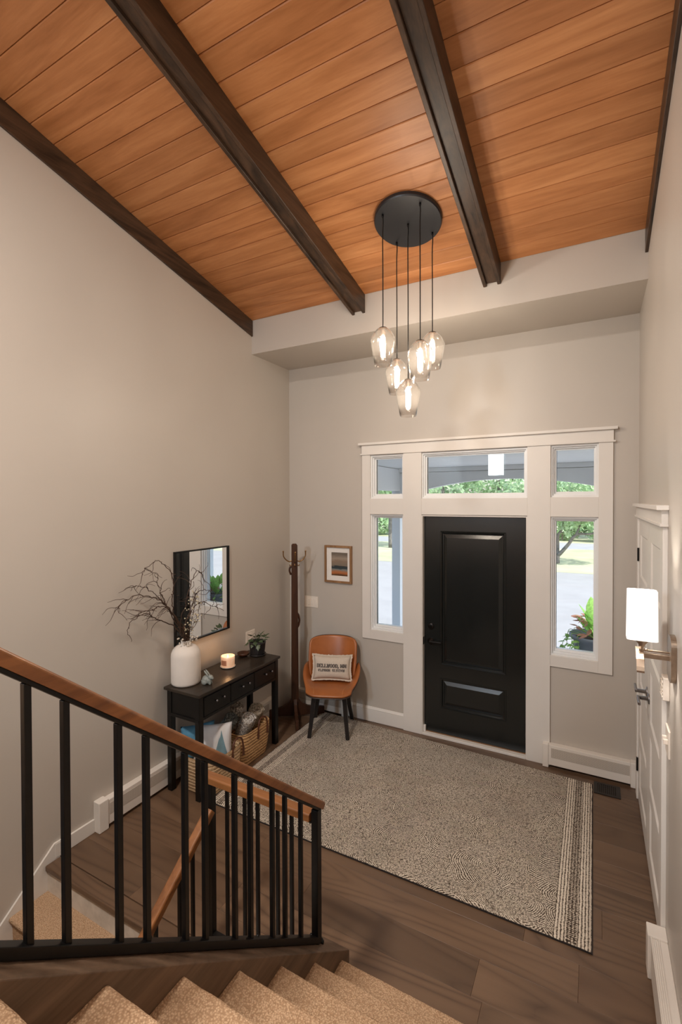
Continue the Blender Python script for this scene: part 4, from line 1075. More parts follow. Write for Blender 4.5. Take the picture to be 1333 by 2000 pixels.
def onpillow(x, z):
    lo, hi = x / 0.185, z / 0.112
    u, v = (lo / (1 - 0.07 * (1 - hi * hi)) + 1) / 2, (hi / (1 - 0.098 * (1 - lo * lo)) + 1) / 2
    p = pf(u, v, -1); return tuple(pplace(p[0], p[1] - 0.0018, p[2]))
tv = []; tf = []
for txt, h, ws, zo, th in (('DELLWOOD, MN', 0.030, 0.90, 0.002, 0.30), ('45.0900N  92.9724W', 0.0215, 0.80, -0.035, 0.27)):
    for q in lettering(txt, h, ws, th):
        b0 = len(tv)
        for (a, b) in q: tv.append(onpillow(a, b + zo))
        tf.append((b0, b0 + 1, b0 + 2, b0 + 3))
pydata('lettering', tv, tf, 'print', pl)

# ------------------------------------------------------------------ things on the console table
VC = (0.142, -1.622)
vz = turned('floor_vase', [(0.0, 0.0), (0.098, 0.0), (0.108, 0.006), (0.111, 0.02), (0.111, 0.215), (0.108, 0.238), (0.098, 0.262), (0.078, 0.284), (0.052, 0.296), (0.040, 0.300), (0.036, 0.306),
                         (0.0355, 0.322), (0.040, 0.330), (0.036, 0.331), (0.031, 0.322), (0.030, 0.29), (0.06, 0.27), (0.0, 0.05)], (VC[0], VC[1], TZ + 0.0004), 'vase', None, 48)
vz.name = 'ceramic_vase'; tag(vz, 'chalky white ceramic bottle vase holding twisted branches', 'vase')
mouth = Vector((VC[0], VC[1], TZ + 0.325))
BR = [
 [(0.15, -1.723, 1.297), (0.17, -1.774, 1.46), (0.18, -1.773, 1.542), (0.19, -1.806, 1.671), (0.18, -1.88, 1.761), (0.17, -1.945, 1.758), (0.16, -2.015, 1.705), (0.15, -2.03, 1.685)],
 [(0.15, -1.723, 1.311), (0.16, -1.834, 1.437), (0.15, -1.931, 1.509), (0.13, -2.047, 1.55), (0.13, -2.127, 1.526), (0.14, -2.184, 1.50), (0.15, -2.212, 1.463)],
 [(0.13, -1.732, 1.257), (0.13, -1.868, 1.33), (0.14, -1.948, 1.381), (0.15, -2.025, 1.41), (0.13, -2.093, 1.368), (0.11, -2.108, 1.308), (0.10, -2.083, 1.235)],
 [(0.16, -1.723, 1.311), (0.19, -1.834, 1.417), (0.20, -1.90, 1.444), (0.19, -1.979, 1.433), (0.18, -2.07, 1.426), (0.17, -2.136, 1.393)],
 [(0.15, -1.731, 1.327), (0.13, -1.80, 1.424), (0.12, -1.866, 1.491), (0.10, -1.938, 1.57), (0.10, -2.039, 1.60), (0.10, -2.072, 1.58)],
 [(0.19, -1.690, 1.22), (0.24, -1.671, 1.367), (0.26, -1.624, 1.498), (0.27, -1.527, 1.51), (0.26, -1.448, 1.46)],
 [(0.18, -1.680, 1.20), (0.22, -1.672, 1.332), (0.25, -1.577, 1.418), (0.27, -1.448, 1.364), (0.28, -1.344, 1.313)],
 [(0.17, -1.70, 1.28), (0.22, -1.70, 1.42), (0.25, -1.67, 1.58), (0.24, -1.60, 1.66), (0.22, -1.52, 1.62), (0.22, -1.50, 1.56)],
 [(0.14, -1.71, 1.26), (0.11, -1.78, 1.40), (0.10, -1.82, 1.52), (0.11, -1.86, 1.62), (0.12, -1.89, 1.66)],
]
WL = ['curly willow branch in the white vase that arches highest, left of the mirror', 'curly willow branch in the white vase reaching farthest left over the wall', 'lowest curly willow branch in the white vase, its tip hanging down at the left',
      'middle curly willow branch leaning left from the white vase', 'curly willow branch leaning left with an upturned crook, close to the wall', 'curly willow branch in front of the mirror curving over to the right',
      'lower willow branch in the white vase spreading right across the mirror', 'tall willow branch rising in front of the middle of the mirror', 'short upright willow branch just left of the mirror frame']
wr = random.Random(5)
def wiggle(pts, amp, n=7):
    out = []
    for i, p in enumerate(spline(pts, n)):
        k = min(1.0, i / 6); q = Vector((mnoise.noise((i * 0.55, pts[0][1] * 40, 1.7)), mnoise.noise((i * 0.55, pts[-1][1] * 40, 5.1)), mnoise.noise((i * 0.55, pts[-1][2] * 40, 9.4))))
        out.append(p + q * amp * k)
    return out
for bi, b in enumerate(BR):
    pts = wiggle([mouth + Vector((wr.uniform(-.015, .015), wr.uniform(-.015, .015), -0.12)), mouth + Vector((wr.uniform(-.018, .018), wr.uniform(-.018, .012), 0.01))] + [Vector(p) for p in b], 0.018)
    n = len(pts); vs, fs = tube_geo(pts, [0.0050 * (1 - 0.72 * i / n) for i in range(n)], 6)
    for k in range(9):                                   # side twigs
        i = wr.randrange(int(n * 0.35), n - 3); p = pts[i]; d = (pts[i + 1] - pts[i]).normalized()
        tw = [p]; dirn = (d + Vector((wr.uniform(-.5, .5), wr.uniform(-.7, .5), wr.uniform(-.3, .9)))).normalized()
        for q in range(7):
            dirn = (dirn + Vector((wr.uniform(-.5, .5), wr.uniform(-.6, .4), wr.uniform(-.6, .35)))).normalized(); np_ = tw[-1] + dirn * wr.uniform(0.014, 0.026)
            np_.x = max(np_.x, 0.032); tw.append(np_)
        tw = spline(tw, 3); m = len(tw); tube_geo(tw, [0.0024 * (1 - 0.6 * q / m) for q in range(m)], 5, vs, fs)
    vs = [(max(v[0], 0.028), v[1], v[2]) for v in vs]
    o = pydata('willow_branch', vs, fs, 'twig', None, True)
    tag(o, WL[bi], 'branch', 'curly willow branches in the white vase')
for bi in range(5):
    a = wr.uniform(-0.09, 0.05); tip = Vector((0.20 + wr.uniform(0, .08), -1.62 - 0.02 * bi + wr.uniform(-.05, .1), 1.34 + 0.05 * bi))
    root = thing('berry_stem', 'thin stem dotted with pale berries in the white vase', 'stem', mouth, 'berry stems in the white vase')
    pts = wiggle([mouth + Vector((0, 0, -0.1)), mouth + Vector((0.012, 0.006 * (bi - 2), 0.02)), (mouth + tip) / 2 + Vector((0.03, 0, 0.03)), tip], 0.012, 8)
    n = len(pts); vs, fs = tube_geo(pts, [0.0026 * (1 - 0.5 * i / n) for i in range(n)], 5); bvs, bfs = [], []
    for k in range(14):
        i = wr.randrange(9, n); p = pts[i]; e = p + Vector((wr.uniform(-.035, .035), wr.uniform(-.05, .05), wr.uniform(0.0, .045)))
        tube_geo([p, (p + e) / 2 + Vector((0, 0, .006)), e], 0.0011, 4, vs, fs)
        r_ = wr.uniform(0.0042, 0.0066); v2, f2 = lathe([(0, -r_), (r_ * .8, -r_ * .6), (r_, 0), (r_ * .8, r_ * .6), (0, r_)], tuple(e), 8)
        o_ = len(bvs); bvs += v2; bfs += [tuple(q + o_ for q in f) for f in f2]
    pydata('stem', vs, fs, 'twig', root, True); pydata('berry_cluster', bvs, bfs, 'berry', root, True)
# flower sprig round the vase mouth
root = thing('blossom_sprig', 'small sprig of pale blossoms drooping over the mouth of the white vase', 'sprig', mouth)
vs, fs, bvs, bfs = [], [], [], []
for k in range(12):
    a = wr.uniform(-1.9, 0.9); l_ = wr.uniform(0.045, 0.085); e = mouth + Vector((math.cos(a) * l_, math.sin(a) * l_, wr.uniform(-0.03, 0.035)))
    tube_geo(spline([mouth + Vector((0, 0, -0.02)), (mouth + e) / 2 + Vector((0, 0, 0.03)), e], 4), 0.0013, 4, vs, fs)
    for q in range(2):
        c = e + Vector((wr.uniform(-.01, .01), wr.uniform(-.01, .01), wr.uniform(-.004, .01))); r_ = wr.uniform(0.005, 0.008)
        v2, f2 = lathe([(0, -r_), (r_ * .8, -r_ * .6), (r_, 0), (r_ * .8, r_ * .6), (0, r_)], tuple(c), 8); o_ = len(bvs); bvs += v2; bfs += [tuple(z + o_ for z in f) for f in f2]
pydata('stem', vs, fs, 'twig', root, True); pydata('blossom_cluster', bvs, bfs, 'linen', root, True)

# candle
cn = (0.192, -1.205)
cd = thing('candle', 'lit candle in a pink glowing glass jar on a saucer on the console table', 'candle', (cn[0], cn[1], TZ))
turned('saucer', [(0.0, 0.0), (0.050, 0.0), (0.060, 0.004), (0.0645, 0.012), (0.061, 0.013), (0.054, 0.008), (0.0, 0.007)], (cn[0], cn[1], TZ + 0.0004), 'saucer', cd, 40)
jr = turned('jar', [(0.0, 0.0), (0.050, 0.0), (0.056, 0.006), (0.058, 0.07), (0.0575, 0.088), (0.0550, 0.088), (0.0545, 0.066), (0.0, 0.066)], (cn[0], cn[1], TZ + 0.0080), 'candle', cd, 40)
vs = []; fs = []
for i in range(9):
    a = math.radians(-112 + i * 6.5)
    for h in (0.020, 0.062): vs.append((cn[0] + 0.0586 * math.cos(a), cn[1] + 0.0586 * math.sin(a), TZ + 0.008 + h))
for i in range(8): fs.append((2 * i, 2 * i + 2, 2 * i + 3, 2 * i + 1))
MT['label'] = plain('blush_label', (0.55, 0.24, 0.14, 1), 0.6)
pydata('paper_label', vs, fs, 'label', jr)
tube('wick', [(cn[0], cn[1], TZ + 0.072), (cn[0] + 0.001, cn[1], TZ + 0.084)], 0.0012, 'iron', cd, 6)
turned('flame', [(0.0, 0.0), (0.004, 0.004), (0.0048, 0.009), (0.003, 0.018), (0.0, 0.026)], (cn[0], cn[1], TZ + 0.080), 'flame', cd, 12)
light('candle_flame_light', 'POINT', (cn[0], cn[1], TZ + 0.125), 0.5, (1.0, 0.52, 0.22), shadow_soft_size=0.01)

# rabbit figurine: blended ellipsoids as one body, facing the camera side
def blob(name, balls, mat, parent=None, res=0.004, thr=0.6):
    mb = bpy.data.metaballs.new(name); mb.resolution = res; mb.render_resolution = res; mb.threshold = thr
    for (c, r, sz, q) in balls:
        e = mb.elements.new(type='ELLIPSOID'); e.co = c; e.radius = r; e.size_x, e.size_y, e.size_z = sz
        if q is not None: e.rotation = q
    ob = bpy.data.objects.new(name + '_mb', mb); COL.objects.link(ob)
    dg = bpy.context.evaluated_depsgraph_get(); dg.update()
    me = bpy.data.meshes.new_from_object(ob.evaluated_get(dg)); bpy.data.objects.remove(ob); bpy.data.metaballs.remove(mb)
    return link(name, me, mat, parent, True)
def ell(parts, seg=14):
    vs, fs = [], []
    for c, rx, ry, rz, M in parts:
        b = len(vs)
        for j in range(seg + 1):
            th = PI * j / seg
            for i in range(seg * 2):
                ph = PI * i / seg; v = Vector((rx * math.sin(th) * math.cos(ph), ry * math.sin(th) * math.sin(ph), rz * math.cos(th)))
                if M is not None: v = M @ v
                vs.append((c[0] + v.x, c[1] + v.y, c[2] + v.z))
        w = seg * 2
        for j in range(seg):
            for i in range(w): k = (i + 1) % w; fs.append((b + j * w + i, b + (j + 1) * w + i, b + (j + 1) * w + k, b + j * w + k))
    return vs, fs
rb = Vector((0.312, -1.566, TZ))
ra = Matrix.Rotation(math.radians(12), 3, 'Z')
def RB(parts):
    out = []
    for c, rx, ry, rz, e in parts:
        M = ra if e is None else ra @ e
        out.append((tuple(rb + ra @ Vector(c)), rx, ry, rz, M))
    return out
rabbit = thing('rabbit_figurine', 'small grey green ceramic rabbit beside the white vase', 'figurine', rb)
E_ = lambda ax, d: Matrix.Rotation(math.radians(d), 3, ax)
body_parts = RB([((-0.012, 0, 0.034), 0.034, 0.026, 0.034, None), ((0.012, 0, 0.030), 0.024, 0.022, 0.028, None), ((0.026, 0, 0.056), 0.022, 0.018, 0.019, E_('Y', 20)), ((0.041, 0, 0.050), 0.012, 0.011, 0.010, None),
                 ((-0.018, 0.020, 0.018), 0.024, 0.010, 0.018, None), ((-0.018, -0.020, 0.018), 0.024, 0.010, 0.018, None), ((0.026, 0.011, 0.014), 0.010, 0.007, 0.0135, None), ((0.026, -0.011, 0.014), 0.010, 0.007, 0.0135, None), ((-0.046, 0, 0.022), 0.010, 0.010, 0.010, None)])
bo = pydata('body', *ell(body_parts), 'rabbit', rabbit, True)
mo = bo.modifiers.new('blend', 'REMESH'); mo.mode = 'VOXEL'; mo.voxel_size = 0.0022; ms = bo.modifiers.new('sm', 'SMOOTH'); ms.iterations = 5
for s in (-1, 1): pydata('ear', *ell(RB([((-0.004, 0.011 * s, 0.086), 0.006, 0.0075, 0.030, E_('Y', -42))]), 10), 'rabbit', rabbit, True)

# potted ivy
pcn = Vector((0.222, -0.845, TZ))
pot = thing('potted_ivy', 'small ivy plant in a charcoal ribbed pot on the console table', 'plant', pcn)
rv = []; rf = []; segs = 64
prof = [(0.0, 0.012), (0.060, 0.012), (0.063, 0.020), (0.070, 0.070), (0.073, 0.112), (0.0755, 0.114), (0.0755, 0.130), (0.071, 0.130), (0.068, 0.110), (0.0, 0.108)]
for j, (r_, h) in enumerate(prof):
    for i in range(segs):
        a = 2 * PI * i / segs; rr = r_ + (0.0014 * math.cos(a * 16) if 2 <= j <= 4 else 0)
        rv.append((pcn.x + rr * math.cos(a), pcn.y + rr * math.sin(a), pcn.z + h))
for j in range(len(prof) - 1):
    for i in range(segs): k = (i + 1) % segs; rf.append((j * segs + i, j * segs + k, (j + 1) * segs + k, (j + 1) * segs + i))
pydata('pot', rv, rf, 'pot', pot, True)
turned('saucer', [(0.0, 0.0), (0.066, 0.0), (0.074, 0.010), (0.078, 0.018), (0.075, 0.018), (0.070, 0.010), (0.0, 0.009)], (pcn.x, pcn.y, TZ + 0.0004), 'pot', pot, 40)
turned('soil', [(0.0, 0.0), (0.068, 0.0), (0.0, 0.004)], (pcn.x, pcn.y, TZ + 0.117), 'soil', pot, 24)
def leaf_mesh(name, lobes, fold=0.12, droop=0.25):
    vs = [(0, 0, 0)]; n = len(lobes)
    for a, b in lobes: vs.append((a, b, -abs(b) * fold * 2 - droop * a * a))
    for a, b in reversed(lobes[1:-1]): vs.append((a, -b, -abs(b) * fold * 2 - droop * a * a))
    fs = []
    mid_ = len(vs); vs.append((0.45, 0, 0.02 - droop * 0.2)); m = len(vs) - 1
    ring = list(range(1, mid_))
    for i in range(len(ring)): fs.append((mid_, ring[i], ring[(i + 1) % len(ring)]))
    me = bpy.data.meshes.new(name); me.from_pydata(vs[0:], [], fs); me.update()
    for p in me.polygons: p.use_smooth = True
    return me
IVY = leaf_mesh('ivy_leaf', [(0, 0), (-0.10, 0.22), (0.12, 0.42), (0.30, 0.30), (0.52, 0.36), (0.66, 0.20), (1.0, 0.0)])
OVAL = leaf_mesh('oval_leaf', [(0, 0), (0.12, 0.16), (0.38, 0.26), (0.65, 0.22), (0.86, 0.11), (1.0, 0.0)], 0.2, 0.3)
def place_leaf(me, mat, parent, p, az, el, size, roll=0.0, name='leaf'):
    if not me.materials: me.materials.append(MT[mat])
    o = bpy.data.objects.new(name, me); COL.objects.link(o)
    o.material_slots[0].link = 'OBJECT'; o.material_slots[0].material = MT[mat]
    o.parent = parent; o.location = Vector(p) - Vector(parent.location)
    o.rotation_euler = (Matrix.Rotation(az, 3, 'Z') @ Matrix.Rotation(-el, 3, 'Y') @ Matrix.Rotation(roll, 3, 'X')).to_euler(); o.scale = (size, size, size)
    return o
pr_ = random.Random(3); stv, stf = [], []
LV = [(-2.3, .085, .125, -.5), (-2.0, .05, .150, .1), (-1.6, .065, .120, -.6), (-1.2, .07, .140, -.3), (-.85, .075, .118, -.8), (-.5, .06, .15, .0), (-.2, .08, .16, .3), (.1, .085, .175, .2), (.4, .075, .19, .5), (.9, .05, .17, .3),
      (1.5, .05, .16, .2), (2.2, .06, .15, 0), (2.9, .08, .14, -.3), (-2.8, .09, .115, -.9), (-1.4, .03, .175, .7), (-.7, .04, .185, .8), (.2, .03, .195, .9), (-2.4, .045, .185, .5)]
for (az, r_, h, el) in LV:
    p = pcn + Vector((math.cos(az) * r_, math.sin(az) * r_, h)); s_ = pr_.uniform(0.042, 0.058)
    tube_geo(spline([pcn + Vector((0, 0, 0.115)), pcn + Vector((math.cos(az) * r_ * .45, math.sin(az) * r_ * .45, h + 0.012)), p], 4), 0.0013, 4, stv, stf)
    place_leaf(IVY, 'leaf', pot, p, az + pr_.uniform(-.4, .4), el, s_, pr_.uniform(-.4, .4))
pydata('stems', stv, stf, 'leaf', pot, True)
bw_ = turned('dark_bowl', [(0.0, 0.0), (0.030, 0.0), (0.048, 0.012), (0.056, 0.032), (0.053, 0.032), (0.045, 0.014), (0.0, 0.006)], (0.125, -0.925, TZ + 0.0004), 'walnut', None, 32)
tag(bw_, 'small dark wooden bowl behind the potted ivy on the console table', 'bowl')

# ------------------------------------------------------------------ baskets, pillows and rolled throws under the table
def basket(name, label, cx, cyy, hx, hy, h, mat, hy_y, hside=1):
    t = thing(name, label, 'basket', (cx, cyy, 0))
    lev = [(0.0005, 0.84), (0.02, 0.86), (h * 0.35, 0.93), (h * 0.7, 0.985), (h * 0.96, 1.0), (h, 1.005)]
    nb_ = 6; vs = []; fs = []
    pr0 = rrect(1, 1, 0.42, nb_); n = len(pr0)
    def ring(z, s, inset):
        for a, b in pr0: vs.append((cx + a * (hx * s - inset) , cyy + b * (hy * s - inset), z))
    # wavy coils: each coil bulges a little
    nc = 18
    for k in range(nc * 3 + 1):
        z = 0.0005 + (h - 0.0005) * k / (nc * 3); s = np.interp(z, [l[0] for l in lev], [l[1] for l in lev]); bul = 0.0028 * abs(math.sin(PI * k / 3))
        ring(z, s, -bul)
    outer = nc * 3 + 1
    for z in (h, h * 0.5, 0.02):
        s = np.interp(z, [l[0] for l in lev], [l[1] for l in lev]); ring(z, s, 0.010)
    R_ = outer + 3
    for j in range(R_ - 1):
        for i in range(n): k = (i + 1) % n; fs.append((j * n + i, j * n + k, (j + 1) * n + k, (j + 1) * n + i))
    fs.append(tuple((R_ - 1) * n + i for i in range(n))); fs.append(tuple(range(n))[::-1])
    pydata('body', vs, fs, mat, t, True)
    # leather handle standing up from the front rim (x+ side)
    xr = cx + hx + 0.004
    pts = [(xr, hy_y - 0.062, h - 0.085), (xr, hy_y - 0.060, h - 0.01), (xr - 0.004, hy_y - 0.045, h + 0.045), (xr - 0.008, hy_y, h + 0.066), (xr - 0.004, hy_y + 0.045, h + 0.045), (xr, hy_y + 0.060, h - 0.01), (xr, hy_y + 0.062, h - 0.085)]
    tube('handle', spline(pts, 6), 0.0075, 'strap', t, 8)
    for s in (-1, 1): box('strap_end', xr - 0.002, xr + 0.005, hy_y + s * 0.062 - 0.011, hy_y + s * 0.062 + 0.011, h - 0.095, h - 0.03, 'strap', t, 0.002)
    return t
basket('storage_basket', 'golden woven seagrass basket full of rolled throws under the console table', 0.262, -1.085, 0.158, 0.198, 0.275, 'basket', -1.03)
basket('storage_basket', 'paler woven basket of cushions under the left end of the console table', 0.300, -1.515, 0.168, 0.190, 0.270, 'basket_pale', -1.405)
def roll(name, label, c, r, length, axis, mat, turns=2.6, flat=0.9):
    """rolled throw: spiral sheet extruded along axis, with thickness"""
    ax = Vector(axis).normalized(); a = ax.cross(UP).normalized(); b = a.cross(ax)
    n = int(turns * 22); cv = []
    for k in range(n + 1):
        t = k / n; ang = t * turns * 2 * PI; rr = r * (0.14 + 0.86 * t)
        cv.append((rr * math.cos(ang), rr * math.sin(ang) * flat))
    vs = []; fs = []; m = 9
    for i in range(m):
        w = (i / (m - 1) - 0.5) * length
        for (p, q) in cv:
            jn = 1 + 0.05 * mnoise.noise((p * 25, q * 25, w * 20 + r * 99))
            vs.append(tuple(Vector(c) + ax * w * (1 + 0.03 * mnoise.noise((p * 30, q * 30, 4))) + a * p * jn + b * q * jn))
    N = len(cv)
    for i in range(m - 1):
        for k in range(N - 1): fs.append((i * N + k, i * N + k + 1, (i + 1) * N + k + 1, (i + 1) * N + k))
    o = pydata(name, vs, fs, mat, None, True); s = o.modifiers.new('solid', 'SOLIDIFY'); s.thickness = r * 0.26; s.offset = 0
    return tag(o, label, 'blanket')
roll('rolled_throw', 'slate grey rolled knit throw at the back of the golden basket', (0.190, -1.215, 0.290), 0.068, 0.17, (0.5, 0.15, 0.75), 'knit_dark')
roll('rolled_throw', 'taupe popcorn knit rolled throw, tallest in the golden basket', (0.170, -1.075, 0.315), 0.068, 0.19, (0.12, 0.10, 1), 'knit_brown')
roll('rolled_throw', 'marled white rolled knit throw at the front of the golden basket', (0.305, -1.120, 0.275), 0.066, 0.19, (0.45, -0.05, 0.9), 'knit_white')
roll('rolled_throw', 'tan fleece rolled throw at the right side of the golden basket', (0.270, -0.965, 0.290), 0.070, 0.18, (0.45, -0.1, 0.8), 'knit_tan')
def cplace(c, ax, up_, nn):
    ax, up_, nn = Vector(ax).normalized(), Vector(up_).normalized(), Vector(nn).normalized()
    return lambda x, y, z: Vector(c) + ax * x + nn * y + up_ * z
def throw_pillow(name, label, c, a, th, yaw, lean, mat, tri=False):
    nrm = Vector((math.cos(yaw), math.sin(yaw), 0)); ax = Vector((-nrm.y, nrm.x, 0)); up_ = (UP * math.cos(lean) - nrm * math.sin(lean)); nn = ax.cross(up_)
    t = thing(name, label, 'cushion', Vector(c) - Vector((0, 0, a)))
    pf_ = cplace(c, ax, up_, -nn)
    _, f = cushion('cover', a, a, th, pf_, mat, t, 17, 17, 0.05)
    if tri:
        vs = []; fs = []; N = 8
        for i in range(N + 1):
            for j in range(N + 1):
                u = 0.52 + 0.43 * i / N * (1 - 0.0); v = 0.06 + (0.80 * (1 - abs(2 * i / N - 1) ** 1.0)) * j / N
                p = f(u, v, -1); vs.append(tuple(pf_(p[0], p[1] - 0.002, p[2])))
        for i in range(N):
            for j in range(N): q = i * (N + 1) + j; fs.append((q, q + 1, q + N + 2, q + N + 1))
        pydata('printed_triangle', vs, fs, 'grey_blue_cloth', t, True)
    return t
throw_pillow('throw_pillow', 'teal blue throw pillow behind the white one in the paler basket', (0.205, -1.560, 0.325), 0.130, 0.045, math.radians(-35), 0.15, 'blue_cloth')
throw_pillow('throw_pillow', 'white throw pillow with grey blue triangle in the paler basket', (0.300, -1.505, 0.300), 0.150, 0.050, math.radians(-50), 0.18, 'white_cloth', True)

# ------------------------------------------------------------------ outdoors: porch, drive, lawn, road, trees
struct(box('ground_porch', -1.2, 5.2, 0.14, 2.75, -0.36, -0.10, 'concrete'))
struct(box('ground_drive', -30, 34, 0.14, 13.7, -0.50, -0.30, 'concrete'))
def ground(name, y0, y1, z, mat, amp=0.0, nx=60, ny=14, x0=-45, x1=45):
    vs = []; fs = []
    for j in range(ny + 1):
        for i in range(nx + 1):
            x = x0 + (x1 - x0) * i / nx; y = y0 + (y1 - y0) * j / ny
            vs.append((x, y, z + amp * mnoise.noise((x * 0.2, y * 0.2, 0))))
    for j in range(ny):
        for i in range(nx): a = j * (nx + 1) + i; fs.append((a, a + 1, a + nx + 2, a + nx + 1))
    return struct(pydata(name, vs, fs, mat, None, True))
ground('ground_lawn', 13.66, 22.4, -0.297, 'lawn', 0.0)
ground('ground_road', 22.3, 26.2, -0.30, 'asphalt', 0.0)
ground('ground_verge', 26.1, 70, -0.297, 'lawn', 0.0)
# porch: columns, arched beam, ceiling
pch = thing('entry_porch', 'grey painted porch with arched front beam outside the windows', 'porch', (1.9, 2.3, -0.1))
for x in (0.35, 3.45):
    box('column', x - 0.065, x + 0.065, 2.235, 2.365, -0.10, 2.60, 'porch_grey', pch, 0.006)
    box('column_base', x - 0.085, x + 0.085, 2.215, 2.385, -0.10, 0.08, 'porch_grey', pch, 0.006)
N = 32; pts = []
for k in range(N + 1):
    x = 0.415 + (3.385 - 0.415) * k / N; pts.append((x, 2.485 - 0.108 * (x - 1.9) ** 2))
poly = pts + [(3.385, 2.598), (0.415, 2.598)]
prism('arched_beam', poly, 'y', 2.24, 2.36, 'porch_grey', pch)
box('beam_cap', 0.2, 3.6, 2.20, 2.40, 2.604, 2.66, 'porch_grey', pch)
for x in (0.35, 3.45): box('side_beam', x - 0.06, x + 0.06, 0.145, 2.235, 2.34, 2.655, 'porch_grey', pch)
box('porch_ceiling', 0.2, 3.6, 0.145, 2.42, 2.662, 2.72, 'porch_grey', pch)
box('eave_soffit', -1.4, 0.19, 0.145, 1.3, 2.60, 2.65, 'porch_wood', pch)
# planters either side of the door
def planter(px_, py_, label):
    t = thing('porch_planter', label, 'planter', (px_, py_, -0.1))
    turned('pot', [(0.0, 0.0), (0.115, 0.0), (0.120, 0.02), (0.150, 0.70), (0.168, 0.98), (0.172, 1.05), (0.205, 1.075), (0.208, 1.10), (0.198, 1.108), (0.186, 1.09), (0.17, 1.06), (0.0, 1.05)], (px_, py_, -0.10), 'planter', t, 48)
    turned('soil', [(0.0, 0.01), (0.168, 0.0)], (px_, py_, 0.962), 'soil', t, 24, False)
    lr = random.Random(int(px_ * 100)); vs, fs = [], []
    o = Vector((px_, py_, 0.97))
    for k in range(11):                                   # upright bright leaves
        a = lr.uniform(0, 6.28); p = o + Vector((math.cos(a) * 0.05 + (0.04 if px_ > 2 else 0), math.sin(a) * 0.05, lr.uniform(0.02, 0.14)))
        tube_geo([o, p], 0.006, 5, vs, fs); place_leaf(OVAL, 'canna', t, p, a, lr.uniform(0.9, 1.35), lr.uniform(0.16, 0.26), lr.uniform(-.6, .6))
    for k in range(22):                                   # bronze foliage
        a = lr.uniform(0, 6.28) if px_ < 2 else lr.uniform(1.7, 4.9); r_ = lr.uniform(0.05, 0.15); p = o + Vector((math.cos(a) * r_, math.sin(a) * r_, lr.uniform(0.05, 0.19)))
        tube_geo([o + Vector((0, 0, 0)), p], 0.003, 4, vs, fs); place_leaf(OVAL, 'coleus', t, p, a + lr.uniform(-.5, .5), lr.uniform(-.3, .6), lr.uniform(0.06, 0.10), lr.uniform(-.6, .6))
    for s in range(5):                                    # trailing vine
        a = 2.5 + 0.38 * s; q = o + Vector((math.cos(a) * 0.205, math.sin(a) * 0.205, 0.05)); chain = [o + Vector((math.cos(a) * 0.1, math.sin(a) * 0.1, 0.03)), q]
        for k in range(6 - (s % 3)):
            q = q + Vector((math.cos(a) * 0.016 + lr.uniform(-.02, .02), math.sin(a) * 0.016 + lr.uniform(-.02, .02), -0.045)); chain.append(q)
            place_leaf(IVY, 'vine', t, q, a + lr.uniform(-1.2, 1.2), lr.uniform(-1.0, 0.2), lr.uniform(0.045, 0.065), lr.uniform(-.5, .5))
        tube_geo(spline(chain, 3), 0.0025, 4, vs, fs)
    pydata('stems', vs, fs, 'vine', t, True)
planter(2.935, 0.47, 'tall slate planter of bronze and lime foliage outside the right sidelight')
planter(1.465, 0.42, 'tall slate planter outside the left sidelight, seen in the mirror')
# foliage of many small leaf quads
def leaves(name, balls, n, size, mat, parent, seed):
    g = np.random.default_rng(seed); vs = []; tot = sum(b[3] * b[4] * b[5] for b in balls)
    P = []
    for (x, y, z, rx, ry, rz) in balls:
        k = max(20, int(n * rx * ry * rz / tot)); d = g.normal(size=(k, 3)); d /= np.linalg.norm(d, axis=1)[:, None]; r = g.uniform(0.55, 1.0, (k, 1)) ** 0.6
        P.append(np.array([x, y, z]) + d * r * np.array([rx, ry, rz]))
    P = np.concatenate(P); k = len(P); a = g.normal(size=(k, 3)); a /= np.linalg.norm(a, axis=1)[:, None]; b = np.cross(a, g.normal(size=(k, 3))); b /= np.linalg.norm(b, axis=1)[:, None]
    s = size * g.uniform(0.6, 1.3, (k, 1)); V = np.stack([P - a * s, P + b * s * 0.55, P + a * s, P - b * s * 0.55], 1).reshape(-1, 3)
    me = bpy.data.meshes.new(name); me.vertices.add(len(V)); me.vertices.foreach_set('co', V.ravel()); me.loops.add(len(V)); me.loops.foreach_set('vertex_index', np.arange(len(V), dtype=np.int32))
    me.polygons.add(k); me.polygons.foreach_set('loop_start', np.arange(0, len(V), 4, dtype=np.int32)); me.polygons.foreach_set('loop_total', np.full(k, 4, dtype=np.int32)); me.update(calc_edges=True)
    return link(name, me, mat, parent)
def tree(label, base, branches, balls, n, leaf, seed, group=None, mat='foliage', r0=0.2):
    t = thing('shade_tree', label, 'tree', base, group)
    for k, (pts, rr) in enumerate(branches):
        sp = spline(pts, 5); m = len(sp); vs, fs = tube_geo(sp, [rr[0] + (rr[1] - rr[0]) * i / (m - 1) for i in range(m)], 10); pydata('trunk' if k == 0 else 'branch', vs, fs, 'bark', t, True)
    cw = leaves('crown', balls, n, leaf, mat, t, seed); cw['kind'] = 'stuff'
    return t
by_ = 16.0
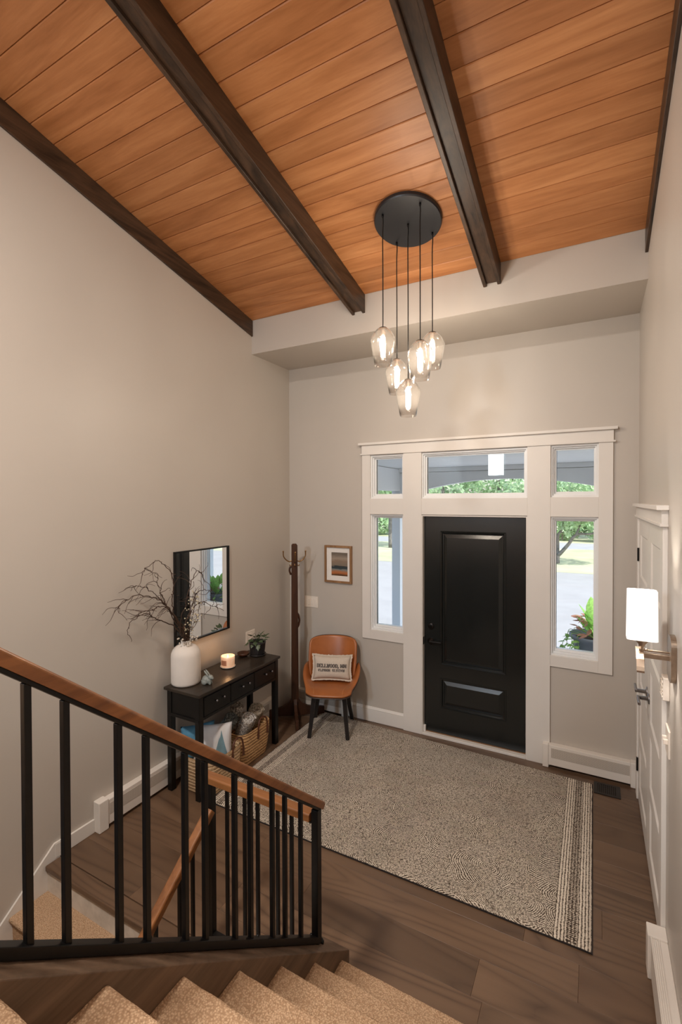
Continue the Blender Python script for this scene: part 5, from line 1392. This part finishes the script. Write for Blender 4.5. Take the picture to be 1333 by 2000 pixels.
tree('small forked tree on the lawn outside the right sidelight', (1.657, by_, -0.27),
     [([(1.657, by_, -0.27), (1.66, by_, -0.05), (1.70, by_, 0.12)], (0.085, 0.08)), ([(1.66, by_, 0.02), (1.655, by_ + 0.1, 0.44), (1.68, by_ + 0.1, 0.85), (1.80, by_ + 0.1, 1.05), (1.9, by_ + 0.2, 1.9)], (0.075, 0.03)),
      ([(1.69, by_, 0.06), (1.77, by_ - 0.05, 0.135), (2.047, by_ - 0.1, 0.488), (2.322, by_ - 0.1, 0.867), (2.888, by_, 0.931), (3.6, by_, 1.25)], (0.085, 0.03)), ([(2.30, by_ - 0.1, 0.84), (2.45, by_ - 0.1, 1.25), (2.6, by_, 1.9)], (0.05, 0.02))],
     [(2.0, by_, 2.35, 1.7, 1.5, 1.15), (3.3, by_, 2.1, 1.3, 1.2, 0.95), (0.8, by_, 2.3, 1.2, 1.2, 0.9), (1.95, by_ - 0.3, 1.35, 0.7, 0.6, 0.30)], 7000, 0.085, 1)
tree('slim shade tree on the lawn seen through the left sidelight', (-6.6, 19.0, -0.27), [([(-6.6, 19, -0.27), (-6.62, 19, 1.4), (-6.5, 19, 3.6)], (0.14, 0.07))], [(-6.5, 19, 3.6, 2.3, 2.0, 1.9), (-7.6, 19, 3.0, 1.3, 1.3, 1.0)], 3500, 0.14, 2)
for i, x in enumerate(np.linspace(-15, 29, 12)):
    h = tree('leafy roadside tree beyond the road', (x, 30.0, -0.25), [([(x, 30, -0.25), (x + 0.1, 30, 1.8), (x, 30, 3.6)], (0.2, 0.1))],
         [(x, 30 + (i % 3), 4.6, 2.9, 2.2, 2.6), (x + 1.4, 29.5, 2.6, 2.2, 1.8, 1.7), (x - 1.6, 30.3, 7.0, 2.4, 2.0, 1.9)], 2100, 0.20, 10 + i, 'trees beyond the road')
for i, x in enumerate(np.linspace(-11, 8.5, 9)):
    b_ = thing('roadside_shrub', 'rounded green shrub along the far side of the road', 'shrub', (x, 27.6, -0.25), 'shrubs along the road')
    lv_ = leaves('foliage', [(x, 27.6 + 0.4 * (i % 2), 0.55, 1.4, 0.9, 0.85), (x + 0.8, 27.9, 1.0, 1.0, 0.8, 0.8)], 1500, 0.14, 'foliage2', b_, 50 + i); lv_['kind'] = 'stuff'
    vs, fs = tube_geo([(x, 27.6, -0.25), (x, 27.6, 0.6)], 0.05, 6); pydata('stem', vs, fs, 'bark', b_)
